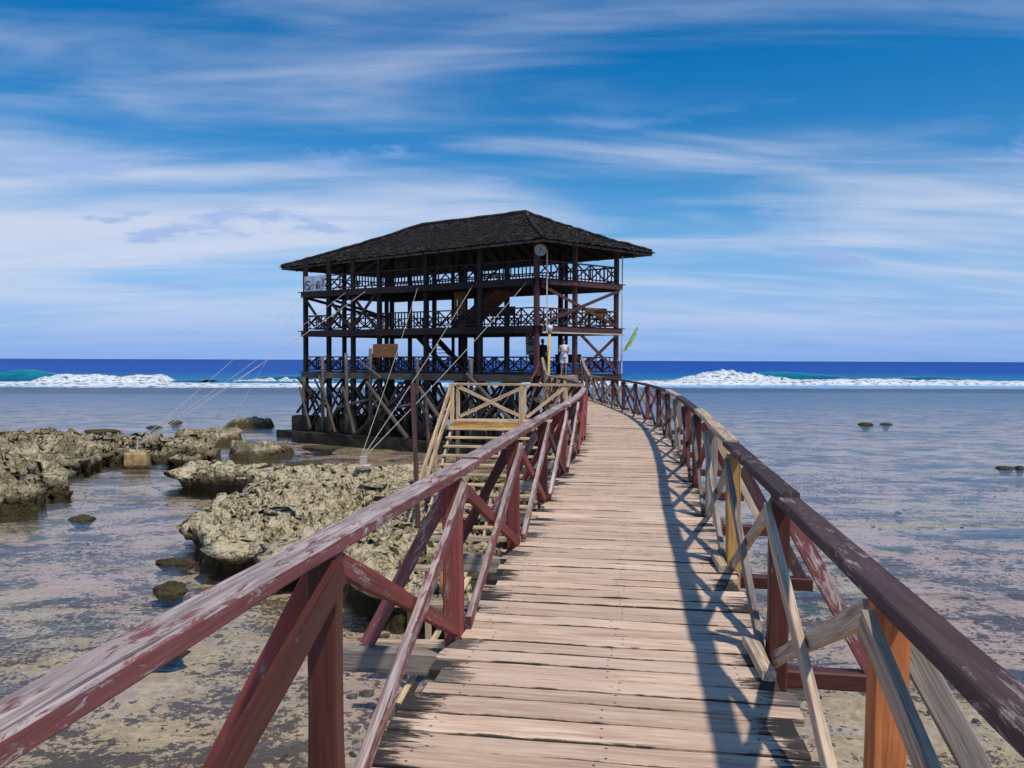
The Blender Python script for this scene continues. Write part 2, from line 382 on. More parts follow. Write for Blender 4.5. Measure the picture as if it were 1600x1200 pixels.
m, t, p = newmat('ocean_water')
P = t.add('ShaderNodeNewGeometry').outputs['Position']; sepP = t.add('ShaderNodeSeparateXYZ', i_0=P)
k1 = t.noise(t.mapping(P, (0.25, 1, 1)), 0.05, 6, 0.6); k2 = t.noise(t.mapping(P, (0.3, 1, 1)), 0.35, 5, 0.65, 0.3)
yy = t.math('SUBTRACT', sepP.outputs[1], t.math('MULTIPLY', sepP.outputs[0], 0.12))
yy = t.math('ADD', yy, t.math('MULTIPLY', t.math('SUBTRACT', k1, 0.5), 60))
col = t.mix(t.ramp(yy, 150, 330), (0.012, 0.20, 0.40), (0.001, 0.075, 0.40))
col = t.mix(t.ramp(yy, 320, 1500), col, (0.001, 0.050, 0.33))
col = t.mix(t.ramp(k2, 0.42, 0.68, 0.0, 0.35), col, (0.001, 0.02, 0.09))
fm = t.math('MULTIPLY', t.ramp(k2, 0.60, 0.70), t.ramp(yy, 160, 215, 0.75, 0.0))
col = t.mix(fm, col, (0.72, 0.78, 0.80))
t.set(p.inputs['Base Color'], col); p.inputs['Roughness'].default_value = 0.45; p.inputs['Specular IOR Level'].default_value = 0.22
t.set(p.inputs['Normal'], t.bump(t.math('ADD', t.math('MULTIPLY', k2, 0.5), t.noise(t.mapping(P, (0.4, 1, 1)), 1.5, 4, 0.6)), 0.9, 0.35))
OCEAN = m
xs2 = list(np.linspace(-170, 170, 60))
V = [(x, float(edge_y(x)), 0.02) for x in xs2] + [(x * 4, 600, 0.02) for x in xs2] + [(x * 90, 14000, 0.02) for x in xs2]
V += [(-170, float(edge_y(-170.0)), 0.02), (-9000, 0, 0.02), (-15300, 14000, .02), (170, float(edge_y(170.0)), 0.02), (9000, 0, 0.02), (15300, 14000, .02)]
F = [(i, i + 1, 61 + i, 60 + i) for i in range(59)] + [(60 + i, 61 + i, 121 + i, 120 + i) for i in range(59)]
F += [(0, 60, 120, 181), (59, 184, 179, 119)]
tag(put('ocean_water', V, F, OCEAN, None, None, False, 'structure'), 'deep blue open ocean reaching to the horizon')

# breaking surf
m, t, p = newmat('surf_white')
P = t.add('ShaderNodeNewGeometry').outputs['Position']
n = t.noise(P, 0.9, 6, 0.65)
t.set(p.inputs['Base Color'], t.mix(t.ramp(n, 0.28, 0.5), (0.45, 0.58, 0.66), (0.80, 0.82, 0.83)))
p.inputs['Roughness'].default_value = 0.9; t.set(p.inputs['Normal'], t.bump(n, 0.6, 0.3)); t.set(p.inputs['Alpha'], t.ramp(t.noise(t.mapping(P, (0.5, 1, 1.6)), 1.6, 7, 0.72), 0.37, 0.52)); SURF = m
m, t, p = newmat('wave_face')
P = t.add('ShaderNodeNewGeometry').outputs['Position']; sz = t.add('ShaderNodeSeparateXYZ', i_0=P)
n = t.noise(t.mapping(P, (0.5, 1, 2)), 0.6, 5, 0.6)
col = t.mix(t.ramp(sz.outputs[2], 0.0, 2.2), (0.006, 0.11, 0.22), (0.015, 0.27, 0.30))
t.set(p.inputs['Base Color'], t.mix(t.ramp(n, 0.4, 0.7, 0, .5), col, (0.004, 0.06, 0.16))); p.inputs['Roughness'].default_value = 0.25; p.inputs['Specular IOR Level'].default_value = 0.3
t.set(p.inputs['Normal'], t.bump(n, 0.6, 0.3)); FACE = m
def ridge(name, x0, x1, yc, hf, depth, mat, dx, ny, rough, seed, sharp=0.35, kind=None, parent=None):
    nx = int((x1 - x0) / dx) + 1; xs = np.linspace(x0, x1, nx); vv = np.linspace(0, 1, ny)
    X, Vv = np.meshgrid(xs, vv); H = hf(X); Yc = yc(X)
    prof = np.where(Vv < sharp, np.sin(Vv / sharp * np.pi / 2) ** 0.8, np.cos((Vv - sharp) / (1 - sharp) * np.pi / 2) ** 1.2)
    Y = Yc + (Vv - sharp) * depth + rough * 1.3 * fbm(X * 0.5, Vv * 7, seed, 4)
    Y = Y + rough * 0.3 * fbm(X * 2.5, Vv * 21, seed + 9, 3)
    Z = -0.25 + (H + 0.25) * prof + rough * 0.22 * prof * fbm(X * 3.0, Vv * 23, seed + 14, 3) * np.minimum(1, H) + rough * prof * fbm(X * 0.8, Vv * 9 + 3, seed + 4, 5, 0.6) * np.minimum(1, H)
    F = [(j * nx + i, j * nx + i + 1, (j + 1) * nx + i + 1, (j + 1) * nx + i) for j in range(ny - 1) for i in range(nx - 1)]
    return put(name, np.stack([X.ravel(), Y.ravel(), Z.ravel()], 1).tolist(), F, mat, parent, None, True, kind)
def sstep(a, b, x): q = np.clip((x - a) / (b - a), 0, 1); return q * q * (3 - 2 * q)
ridge('surf_foam', -168, 168, lambda X: edge_y(X) - 2 + 1.5 * fbm(X * .06, X * 0, 2, 3), lambda X: 0.38 + 0.30 * fbm(X * 0.05, X * 0 + 2, 5, 4) + 0.40 * sstep(-10, 60, X), 15, SURF, 0.45, 16, 0.40, 31, 0.25, 'stuff')
tag(bpy.data.objects['surf_foam'], 'low white line of foam running along the reef edge', 'surf')
wv = thing('breaking_wave', 'white breaking wave with a teal curl, left of the tower', 'wave', (-70, 152, 0))
ridge('whitewater', -88, -63.5, lambda X: 149 + 0 * X, lambda X: (1.25 + 0.5 * fbm(X * .3, X * 0, 9, 4)) * sstep(-90, -86.5, X) * (1 - sstep(-65.2, -63.2, X)), 11, SURF, 0.22, 26, 0.42, 41, 0.4, None, wv)
ridge('wave_face', -112, -58, lambda X: 151.0 + 0.03 * (X + 80), lambda X: 2.3 * np.exp(-((X + 92) / 8.0) ** 2) + 0.5 * np.exp(-((X + 60) / 6) ** 2), 14, FACE, 0.5, 18, 0.08, 47, 0.3, None, wv)
wv = thing('breaking_wave', 'white breaking wave throwing spray, right of the tower', 'wave', (50, 190, 0))
ridge('whitewater', 36, 68, lambda X: 181 + 0.05 * (X - 40), lambda X: (0.35 + 1.75 * np.exp(-((X - 47) / 7.5) ** 2) + 0.7 * np.exp(-((X - 57) / 6.0) ** 2) + 0.6 * fbm(X * .4, X * 0, 19, 4)) * sstep(36, 41, X) * (1 - sstep(61, 68, X)), 13, SURF, 0.22, 26, 0.5, 51, 0.4, None, wv)
ridge('wave_face', 22, 120, lambda X: 186 + 0.06 * (X - 50), lambda X: 1.9 * np.exp(-((X - 62) / 17) ** 2) + 1.0 * np.exp(-((X - 98) / 9) ** 2), 18, FACE, 0.6, 18, 0.08, 57, 0.3, None, wv)
wv = thing('breaking_wave', 'thin turquoise wave crumbling just left behind the tower', 'wave', (-40, 160, 0))
ridge('wave_face', -62, -28, lambda X: 166 + 0.05 * (X + 40), lambda X: 1.05 * np.exp(-((X + 46) / 11) ** 2), 14, FACE, 0.5, 16, 0.08, 67, 0.3, None, wv)
ridge('whitewater', -56, -36, lambda X: 161 + 0 * X, lambda X: 0.85 * np.exp(-((X + 46) / 8) ** 2) * (0.6 + 0.8 * fbm(X * .7, X * 0, 3, 4)), 5, SURF, 0.25, 14, 0.5, 71, 0.4, None, wv)

# ------------------------------------------------------------------ reef rocks
m, t, p = newmat('reef_rock')
P = t.add('ShaderNodeNewGeometry').outputs['Position']; sz = t.add('ShaderNodeSeparateXYZ', i_0=P)
a = t.noise(P, 1.3, 6, 0.6, 0.4); b = t.noise(P, 7, 6, 0.7, 0.3); vz = t.add('ShaderNodeTexVoronoi', i_Vector=P); vz.inputs['Scale'].default_value = 9.0
col = t.mix(t.ramp(a, 0.34, 0.66), (0.36, 0.28, 0.15), (0.72, 0.60, 0.38))
col = t.mix(t.ramp(b, 0.47, 0.60, 0.0, 0.75), col, (0.78, 0.67, 0.46))
sp = t.math('ADD', t.math('MULTIPLY', b, 0.7), t.math('MULTIPLY', t.noise(P, 19, 4, 0.65), 0.3))
col = t.mix(t.ramp(sp, 0.41, 0.465, 0.95, 0.0), col, (0.055, 0.05, 0.042))
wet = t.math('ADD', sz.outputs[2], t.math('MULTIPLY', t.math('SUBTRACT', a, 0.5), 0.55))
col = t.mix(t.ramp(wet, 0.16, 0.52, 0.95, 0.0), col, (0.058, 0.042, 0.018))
t.set(p.inputs['Base Color'], col); p.inputs['Roughness'].default_value = 0.92; p.inputs['Specular IOR Level'].default_value = 0.15
t.set(p.inputs['Normal'], t.bump(t.math('ADD', sp, t.math('MULTIPLY', vz.outputs[0], 0.5)), 1.0, 0.13)); ROCK = m
def rockmat2():
    m2_ = ROCK.copy(); m2_.name = 'reef_rock_algae'; tr_ = NT(m2_.node_tree); p_ = [n for n in m2_.node_tree.nodes if n.type == 'BSDF_PRINCIPLED'][0]
    src = p_.inputs['Base Color'].links[0].from_socket; g_ = tr_.noise(tr_.add('ShaderNodeNewGeometry').outputs['Position'], 0.9, 5, 0.65)
    alg = tr_.mix(tr_.ramp(g_, 0.40, 0.62, 0.10, 0.72), src, (0.115, 0.095, 0.050)); tr_.set(p_.inputs['Base Color'], alg); return m2_
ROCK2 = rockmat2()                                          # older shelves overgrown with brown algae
def rock(name, outline, H, cell, label, lip=0.35, ew=0.55, crag=0.22, seed=1, hfun=None, rag=0.35, base=-0.4, mat=None):
    P2 = np.array(outline, float); mn = P2.min(0) - 0.9; mx = P2.max(0) + 0.9
    xs = np.arange(mn[0], mx[0], cell); ys = np.arange(mn[1], mx[1], cell); X, Y = np.meshgrid(xs, ys)
    sd = np.full(X.shape, 1e9); ins = np.zeros(X.shape, bool); n = len(P2)
    for i in range(n):
        ax, ay = P2[i]; bx, by = P2[(i + 1) % n]; ex, ey = bx - ax, by - ay
        q = np.clip(((X - ax) * ex + (Y - ay) * ey) / (ex * ex + ey * ey + 1e-9), 0, 1)
        sd = np.minimum(sd, np.hypot(X - ax - q * ex, Y - ay - q * ey))
        cr = ((ay > Y) != (by > Y)) & (X < (bx - ax) * (Y - ay) / (by - ay + 1e-12) + ax); ins ^= cr
    sd = np.where(ins, sd, -sd)
    sd = sd + rag * fbm(X * 0.9, Y * 0.9, seed, 4) + rag * 0.35 * fbm(X * 3.6, Y * 3.6, seed + 3, 3)
    gy, gx = np.gradient(sd, cell); gl = np.hypot(gx, gy) + 1e-6
    f = np.clip(sd / ew, 0, 1); s = f * f * (3 - 2 * f)
    Hh = H * (1 + 0.45 * fbm(X * 0.45, Y * 0.45, seed + 11, 3))
    if hfun is not None: Hh = Hh * hfun(X, Y)
    rg = 1 - np.abs(fbm(X * 1.1, Y * 1.1, seed + 21, 5, 0.6)) * 2
    wl = worley(X * 2.3, Y * 2.3, seed); wl2 = worley(X * 5.5, Y * 5.5, seed + 2)
    cr = crag * (0.55 * rg - 0.3) - crag * 0.95 * np.clip(0.42 - wl, 0, 1) * 3.2 * (fbm(X, Y, seed + 7, 2) > -0.15) - crag * 0.6 * np.clip(0.45 - wl2, 0, 1) * 2 + crag * 0.75 * fbm(X * 6, Y * 6, seed + 31, 4, 0.7)
    Z = base + (Hh - base) * s + cr * s
    stp = 0.17; wob = Z + 0.10 * fbm(X * 1.7, Y * 1.7, seed + 71, 4, 0.6); q_ = wob / stp; fr_ = q_ - np.floor(q_); terr = (np.floor(q_) + sstep(0.55, 1.0, fr_)) * stp - (wob - Z)
    Z = np.where(s > 0.05, 0.35 * Z + 0.65 * terr, Z)
    lo = 1.35 * lip * np.exp(-((f - 0.82) / 0.22) ** 2) * (0.7 + 1.1 * fbm(X * 1.4, Y * 1.4, seed + 41, 3)) * (sd > 0)
    jx = 0.35 * cell * fbm(X * 9, Y * 9, seed + 51, 2); jy = 0.35 * cell * fbm(X * 9, Y * 9, seed + 61, 2)
    X2 = X - gx / gl * lo + jx; Y2 = Y - gy / gl * lo + jy
    keep = sd > -cell * 1.5; idx = -np.ones(X.shape, int); idx[keep] = np.arange(keep.sum())
    ny, nx = X.shape
    q = keep[:-1, :-1] & keep[1:, :-1] & keep[:-1, 1:] & keep[1:, 1:]
    J, I = np.nonzero(q)
    F = np.stack([idx[J, I], idx[J, I + 1], idx[J + 1, I + 1], idx[J + 1, I]], 1).tolist()
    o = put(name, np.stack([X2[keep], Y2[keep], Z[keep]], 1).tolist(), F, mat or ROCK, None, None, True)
    return tag(o, label, 'rock', 'reef rocks in the shallow water')
def blob(cx_, cy_, rx, ry, k=9, seed=0):
    r = random.Random(seed)
    return [(cx_ + rx * r.uniform(.8, 1.15) * math.cos(2 * math.pi * i / k), cy_ + ry * r.uniform(.8, 1.15) * math.sin(2 * math.pi * i / k)) for i in range(k)]
main = [(-7.0, 17.4), (-6.3, 16.7), (-5.0, 16.3), (-4.2, 15.9), (-3.2, 15.0), (-2.3, 13.9), (-1.35, 13.2), (0.2, 13.3), (1.3, 15), (1.5, 20), (1.0, 26), (-0.6, 28.3), (-2.9, 28.4), (-5.8, 28.2), (-7.1, 27.2), (-7.7, 26.1), (-7.1, 24.6), (-7.4, 22.4), (-7.9, 21.2), (-7.7, 19.4)]
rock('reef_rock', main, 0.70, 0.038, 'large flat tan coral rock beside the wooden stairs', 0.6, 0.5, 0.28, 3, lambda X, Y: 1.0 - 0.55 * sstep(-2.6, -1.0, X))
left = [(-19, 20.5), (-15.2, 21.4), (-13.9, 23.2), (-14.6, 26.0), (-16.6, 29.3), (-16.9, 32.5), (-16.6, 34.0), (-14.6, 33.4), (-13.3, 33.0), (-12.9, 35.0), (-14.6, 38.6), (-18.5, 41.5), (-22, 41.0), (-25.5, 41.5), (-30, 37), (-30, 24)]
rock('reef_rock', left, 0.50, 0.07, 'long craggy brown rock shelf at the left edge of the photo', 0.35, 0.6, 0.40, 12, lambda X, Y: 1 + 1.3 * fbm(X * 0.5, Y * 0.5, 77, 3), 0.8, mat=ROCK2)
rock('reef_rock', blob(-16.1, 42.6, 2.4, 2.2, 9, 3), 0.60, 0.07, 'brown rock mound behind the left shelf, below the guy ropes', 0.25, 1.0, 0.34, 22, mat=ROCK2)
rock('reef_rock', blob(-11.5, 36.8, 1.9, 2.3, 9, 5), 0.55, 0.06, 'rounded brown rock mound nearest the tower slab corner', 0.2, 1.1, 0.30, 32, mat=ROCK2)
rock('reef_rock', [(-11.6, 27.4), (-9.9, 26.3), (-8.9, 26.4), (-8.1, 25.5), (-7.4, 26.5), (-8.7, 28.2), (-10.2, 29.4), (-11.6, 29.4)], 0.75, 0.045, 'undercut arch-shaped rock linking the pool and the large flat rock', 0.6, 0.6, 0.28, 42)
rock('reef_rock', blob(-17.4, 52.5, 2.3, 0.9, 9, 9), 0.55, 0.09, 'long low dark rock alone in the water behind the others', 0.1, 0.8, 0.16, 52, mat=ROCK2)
def lump(x, y, rx, ry, h, label, seed):
    d = MB(); d.ball((0, 0, 0), 1, 1, 1, 22, 14); V = np.array(d.v); r = random.Random(seed)
    n = 1 + 0.34 * fbm(V[:, 0] * 1.6 + seed, V[:, 1] * 1.6 + V[:, 2] * 2.1, seed, 4, 0.6) + 0.10 * fbm(V[:, 0] * 5 + V[:, 2] * 3, V[:, 1] * 5 - V[:, 2] * 4, seed + 3, 3)
    V = V * n[:, None] * np.array([rx * 1.1, ry * 1.1, h + 0.03]) + np.array([x, y, -0.03])
    zz = np.where(V[:, 2] < 0, V[:, 2] * 6, V[:, 2]); fl = 1 - np.clip(-zz, 0, .25) * 2.6        # reef stones are undercut at the waterline
    V[:, 0] = x + (V[:, 0] - x) * fl; V[:, 1] = y + (V[:, 1] - y) * fl; V[:, 2] = zz
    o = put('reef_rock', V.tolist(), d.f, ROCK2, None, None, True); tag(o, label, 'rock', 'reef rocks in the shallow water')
lump(-6.45, 15.0, 0.30, 0.27, 0.17, 'small round rock alone in front of the large flat rock', 200)
lump(-7.25, 17.1, 0.45, 0.14, 0.10, 'thin low rock sliver touching the large flat rock', 207)
lump(-11.8, 21.8, 0.34, 0.26, 0.10, 'small flat rock alone in the left pool', 214)
lump(-5.3, 11.9, 0.42, 0.30, 0.10, 'weedy half sunken rock just under the left handrail', 221)
lump(24.5, 55.2, 0.5, 0.35, 0.16, 'small dark rock far out on the right water, left of a pair', 228)
lump(26.2, 55.8, 0.4, 0.25, 0.10, 'tiny dark rock far out on the right water, right of a pair', 235)
lump(20.4, 32.9, 0.36, 0.26, 0.11, 'dark boulder at the right edge of the photo', 242)
lump(21.0, 32.9, 0.2, 0.2, 0.10, 'smaller dark stone touching the boulder at the right edge', 249)
lump(-24.4, 47.5, 1.0, 0.35, 0.23, 'flat dark rock just off the far left shelf', 256)
lump(-23.0, 54.5, 0.45, 0.25, 0.23, 'small dark rock farthest out in the left water', 263)
lump(-22.8, 50.8, 0.5, 0.25, 0.14, 'thin dark rock between the left shelf and the surf', 270)
lump(-8.6, 33.0, 0.8, 0.7, 0.18, 'low weedy rock in the pool before the tower slab', 277)
lump(-9.4, 39.5, 0.9, 0.5, 0.16, 'flat weedy rock close against the tower slab', 284)

# loose coral rubble on the reef flat
rb = MB(); rr = random.Random(91)
ico = [(0, 0, 1), (.89, 0, .45), (.28, .85, .45), (-.72, .53, .45), (-.72, -.53, .45), (.28, -.85, .45), (.72, .53, -.45), (-.28, .85, -.45), (-.89, 0, -.45), (-.28, -.85, -.45), (.72, -.53, -.45), (0, 0, -1)]
icf = [(0, 1, 2), (0, 2, 3), (0, 3, 4), (0, 4, 5), (0, 5, 1), (1, 6, 2), (2, 7, 3), (3, 8, 4), (4, 9, 5), (5, 10, 1), (6, 7, 2), (7, 8, 3), (8, 9, 4), (9, 10, 5), (10, 6, 1), (11, 7, 6), (11, 8, 7), (11, 9, 8), (11, 10, 9), (11, 6, 10)]
for k in range(5200):
    d_ = 2.5 + 30 * rr.random() ** 1.7; a_ = rr.uniform(-0.72, 0.72); x_, y_ = d_ * math.tan(a_), d_
    cl_ = float(fbm(np.array([x_ * .45]), np.array([y_ * .45]), 5, 3)[0])
    if cl_ < rr.uniform(-.35, .25): continue
    s_ = 0.018 + 0.075 * rr.random() ** 3; e_ = [s_ * rr.uniform(.6, 1.4) for _ in range(3)]; q_ = rr.uniform(0, 6.3)
    vs_ = []
    for (i_, j_, l_) in ico:
        k_ = rr.uniform(.7, 1.2); u1, v1 = i_ * e_[0] * k_, j_ * e_[1] * k_
        vs_.append((x_ + u1 * math.cos(q_) - v1 * math.sin(q_), y_ + u1 * math.sin(q_) + v1 * math.cos(q_), -0.29 + l_ * e_[2] * 0.6 * k_))
    rb.add(vs_, icf)
tag(rb.build('coral_rubble', plain('rubble', (0.16, 0.125, 0.085), 0.9, 2.5, 0.75, 0.1), None, None, False, 'stuff'), 'scattered small coral rubble on the shallow reef bed', 'rubble')

# ------------------------------------------------------------------ boardwalk
bw = thing('boardwalk', 'curving weathered plank boardwalk leading to the tower', 'boardwalk', (0.36, 3.0, 0))
y = -1.2
while y < 36.3:
    wd = rnd.uniform(0.125, 0.195)
    hl = HW - 0.01 + rnd.uniform(-0.05, 0.05); hr = HW - 0.01 + rnd.uniform(-0.05, 0.045)
    if y < 4.2 and y > 2.6: hr -= 0.03
    yc = y + wd / 2; sk = rnd.uniform(-.008, .008)
    a = pt(yc - sk, -hl, -0.02 + rnd.uniform(-.005, .005)); b = pt(yc + sk, hr, -0.02 + rnd.uniform(-.005, .005))
    beam(bw, 'plank', a, b, wd - rnd.uniform(0.008, 0.020), 0.04, W['deck'], seg=8 if y < 12 else 3, jit=0.004)
    y += wd
LP = [0.35, 2.55, 4.48, 6.75, 8.85, 11.1, 13.4, 15.8, 18.3]
RP = [0.25, 2.60, 4.44, 6.35, 8.3, 10.35, 12.5, 14.8, 17.1, 19.4, 21.7, 24.0, 26.2, 28.4, 30.6, 32.8, 35.0, 36.6]
LP2 = [22.2, 24.3, 26.5, 28.7, 30.9, 33.1, 35.2, 36.6]
for k, y in enumerate(LP + LP2):
    beam(bw, 'cross_beam', pt(y + .04, -1.62 if k < 9 else -1.3, -0.19), pt(y + .04, 1.10, -0.19), 0.10, 0.14, W['grey'], seg=4, jit=0.006)
    for off in (-0.72, 0.72):
        q = pt(y + 0.14, off); beam(bw, 'pile', (q.x, q.y, -0.4), (q.x, q.y, DZ - 0.13), 0.16, 0.16, W['under'], seg=3, jit=0.008)
    a = pt(y + .24, -0.72); b = pt(y + .24, 0.72)
    beam(bw, 'brace', (a.x, a.y, 0.5), (b.x, b.y, DZ - 0.4), 0.04, 0.12, W['under'], seg=2, jit=0.005)
    beam(bw, 'brace', (b.x, b.y + .05, 0.5), (a.x, a.y + .05, DZ - 0.4), 0.04, 0.12, W['under'], seg=2, jit=0.005)
for y in RP:
    beam(bw, 'joist', pt(y + .07, 0.5, -0.14), pt(y + .07, 1.5, -0.14), 0.09, 0.10, W['oxblood'], seg=3, jit=0.005)
ys = [-1.2] + LP + [20.3] + LP2
for i in range(len(ys) - 1):
    for off in (-0.62, 0.0, 0.62):
        beam(bw, 'stringer', pt(ys[i], off, -0.08), pt(ys[i + 1], off, -0.08), 0.07, 0.075, W['under'], seg=2, jit=0.003)
# steps up to the tower floor
for k in range(5):
    z = 0.18 * (k + 1); y = 36.45 + 0.3 * k
    beam(bw, 'step', pt(y, -0.85, z - 0.02), pt(y, 0.85, z - 0.02), 0.3, 0.045, W['deck'], seg=4, jit=0.004)
    beam(bw, 'riser', pt(y - 0.13, -0.82, z - 0.12), pt(y - 0.13, 0.82, z - 0.12), 0.03, 0.15, W['grey'], seg=2, jit=0.003)

# ------------------------------------------------------------------ railings
def railing(name, label, side, posts, zf, postm, bracem, rails, seed, outr=True, spread=None):
    r = random.Random(seed)
    q0 = pt(posts[1], side * HW); rl = thing(name, label, 'railing', (q0.x, q0.y, DZ))
    ins = -side
    for i, y in enumerate(posts):
        z0 = zf(y); mt = W[postm[i % len(postm)] if isinstance(postm, list) else postm(i)]
        a = pt(y, side * HW, z0 - 0.32); b = pt(y + r.uniform(-.02, .02), side * (HW + r.uniform(-.01, .02)), z0 + 0.905)
        tg = tang(y)
        beam(rl, 'post', a, b, 0.105, 0.085, mt, up=tg, seg=6, jit=0.004)
        if outr:
            a = pt(y + .068, side * (HW + 0.07), z0 + 0.80); b = pt(y + .068, side * (HW + 0.56), z0 - 0.12)
            beam(rl, 'outrigger', a, b, 0.085, 0.04, W[r.choice(bracem)], up=tg, seg=4, jit=0.004)
    for i in range(len(posts) - 1):
        y0, y1 = posts[i], posts[i + 1]
        ms = bracem if not isinstance(bracem, dict) else bracem
        a = pt(y0 + .06, side * (HW - 0.07), zf(y0) + 0.05); b = pt(y1 - .06, side * (HW - 0.07), zf(y1) + 0.86)
        m1_, m2_ = (spread[i] if spread and i < len(spread) else (r.choice(ms), r.choice(ms)))
        perp = Vector((tang(y0).y, -tang(y0).x, 0))
        beam(rl, 'brace', a, b, 0.082, 0.036, W[m1_], up=perp, seg=6, jit=0.004)
        a = pt(y0 + .06, side * (HW - 0.024), zf(y0) + 0.85); b = pt(y1 - .07, side * (HW - 0.024), zf(y1) + 0.05)
        beam(rl, 'brace', a, b, 0.075, 0.036, W[m2_], up=perp, seg=6, jit=0.004)
    for (y0, y1, mt, dz) in rails:
        n = max(1, int((y1 - y0) / 1.2)); 
        pts_ = [pt(y0 + (y1 - y0) * k / n, side * (HW + 0.01), zf(y0 + (y1 - y0) * k / n) + 0.94 + dz + (rnd.uniform(-.006, .006) if 0 < k < n else 0)) for k in range(n + 1)]
        vs = []; fs = []
        wd, th, ch = (0.118 if side < 0 else 0.112), 0.055, 0.006
        prof = [(-wd / 2 + ch, -th / 2), (wd / 2 - ch, -th / 2), (wd / 2, -th / 2 + ch), (wd / 2, th / 2 - ch), (wd / 2 - ch, th / 2), (-wd / 2 + ch, th / 2), (-wd / 2, th / 2 - ch), (-wd / 2, -th / 2 + ch)]
        M, L = frame(pts_[0], pts_[-1]); Mi = M.inverted(); fine = n * 5
        for k in range(fine + 1):
            f = k / fine * n; i0 = min(int(f), n - 1); pp = pts_[i0].lerp(pts_[i0 + 1], f - i0); lp = Mi @ pp
            jw = rnd.uniform(.96, 1.03); jt = rnd.uniform(.92, 1.06)
            for (yy_, zz_) in prof: vs.append((lp.x + (rnd.uniform(-.006, .006) if k in (0, fine) else 0), lp.y + yy_ * jw, lp.z + zz_ * jt))
        for k in range(fine):
            for e in range(8):
                e2 = (e + 1) % 8; fs.append((k * 8 + e, k * 8 + e2, k * 8 + 8 + e2, k * 8 + 8 + e))
        fs.append(tuple(range(7, -1, -1))); fs.append(tuple(range(fine * 8, fine * 8 + 8)))
        put('handrail', vs, fs, W[mt], rl, M)
    return rl
flatz = lambda y: 0.0
def rampz(y): return 0.9 * float(sstep(34.2, 37.5, np.array(y)))
nearz = lambda y: 0.042 * float(1 - sstep(2.4, 5.0, np.array(y)))
farz = lambda y: rampz(y) - 0.05 * float(1 - sstep(5.0, 10.0, np.array(y)))
railing('wooden_railing', 'peeling pink and red cross-braced railing along the left side, near the viewer', -1, LP, nearz, ['oxblood', 'oxblood', 'red', 'red', 'oxblood', 'red', 'purple', 'red', 'pink'],
        ['pink', 'red', 'pink', 'oxblood'], [(-0.9, 4.95, 'pink', 0), (4.96, 11.3, 'pink', 0.012), (11.31, 18.4, 'pink', 0)], 5,
        spread=[('oxblood', 'oxblood'), ('pink', 'red'), ('pink', 'red'), ('pink', 'red'), ('pink', 'oxblood'), ('pink', 'pink')])
railing('wooden_railing', 'patchwork cross-braced railing along the whole right side of the boardwalk', 1, RP, farz,
        ['purple', 'orange', 'oxblood', 'yellow', 'grey', 'oxblood', 'red', 'grey', 'purple', 'oxblood', 'red', 'purple', 'oxblood', 'oxblood', 'purple', 'grey', 'red', 'purple'],
        ['pale', 'grey', 'purple', 'oxblood', 'pink'],
        [(-0.9, 4.42, 'purple', -0.012), (4.2, 6.8, 'purple', 0.012), (6.6, 10.2, 'pale', 0.03), (10.1, 14.6, 'purple', 0), (14.5, 17.3, 'pale', 0.015), (17.31, 24, 'purple', 0), (24.01, 30.5, 'purple', 0.0), (30.51, 36.7, 'grey', 0)], 11,
        spread=[('pale', 'purple'), ('pale', 'pale'), ('grey', 'pale'), ('grey', 'grey'), ('grey', 'red'), ('purple', 'red'), ('grey', 'pale'), ('purple', 'pale'), ('purple', 'grey'), ('purple', 'pink'), ('purple', 'pink'), ('purple', 'pink'), ('purple', 'pale'), ('grey', 'pale'), ('purple', 'pale'), ('grey', 'pale')])
railing('wooden_railing', 'dark cross-braced railing on the left between the stair landing and the tower', -1, LP2, rampz, ['oxblood', 'purple', 'grey', 'oxblood'], ['purple', 'pink', 'oxblood', 'grey'],
        [(22.1, 29.5, 'purple', 0), (29.51, 36.7, 'grey', 0)], 17)
# loose cleats nailed at the foot of the right posts
for y in (4.05, 6.1):
    q = pt(y, HW - 0.10, 0.03)
    o = beam(None, 'wood_cleat', q, pt(y + 0.46, HW - 0.13, 0.05), 0.075, 0.05, W['pale'], seg=3, jit=0.004)
    tag(o, 'short pale board lying at the foot of the right railing, ' + ('nearest the viewer' if y < 5 else 'second from the viewer'), 'board', 'loose boards at the right railing')

# ------------------------------------------------------------------ stairs down to the reef
st = thing('wooden_stairs', 'pale timber stairs with landing going down to the reef', 'stairs', (0, 19, 0))
SD = Vector((0.14, 1, 0)).normalized(); SR = Vector((SD.y, -SD.x, 0))
S0 = Vector((-1.58, 21.05, DZ))                             # left front corner of the landing
SWID = 3.05
for k in range(5):
    q = S0 + SD * (0.08 + 0.165 * k); beam(st, 'landing_plank', q + Vector((0, 0, -.02)), q + SR * (SWID + 0.25) + Vector((0, 0, -.02)), 0.155, 0.04, W['cream'], seg=3, jit=0.004)
beam(st, 'landing_beam', S0 + Vector((0, 0, -.13)) - SD * .03, S0 + SR * SWID + Vector((0, 0, -.13)) - SD * .03, 0.06, 0.16, W['yellow'], seg=2, jit=0.004)
for k in range(1, 14):
    q = S0 - SD * (0.27 * k - 0.1) + Vector((0, 0, -0.2 * k))
    beam(st, 'step', q - SR * 0.05, q + SR * (SWID - 0.25), 0.24, 0.042, W['cream' if k % 3 else 'pale'], seg=3, jit=0.004)
for off in (0.0, 1.4, 2.75):
    a = S0 + SR * off + Vector((0, 0, -0.22)); b = a - SD * 3.6 + Vector((0, 0, -2.58))
    beam(st, 'stair_stringer', a, b, 0.05, 0.2, W['pale'], up=(0, 0, 1), seg=3, jit=0.004)
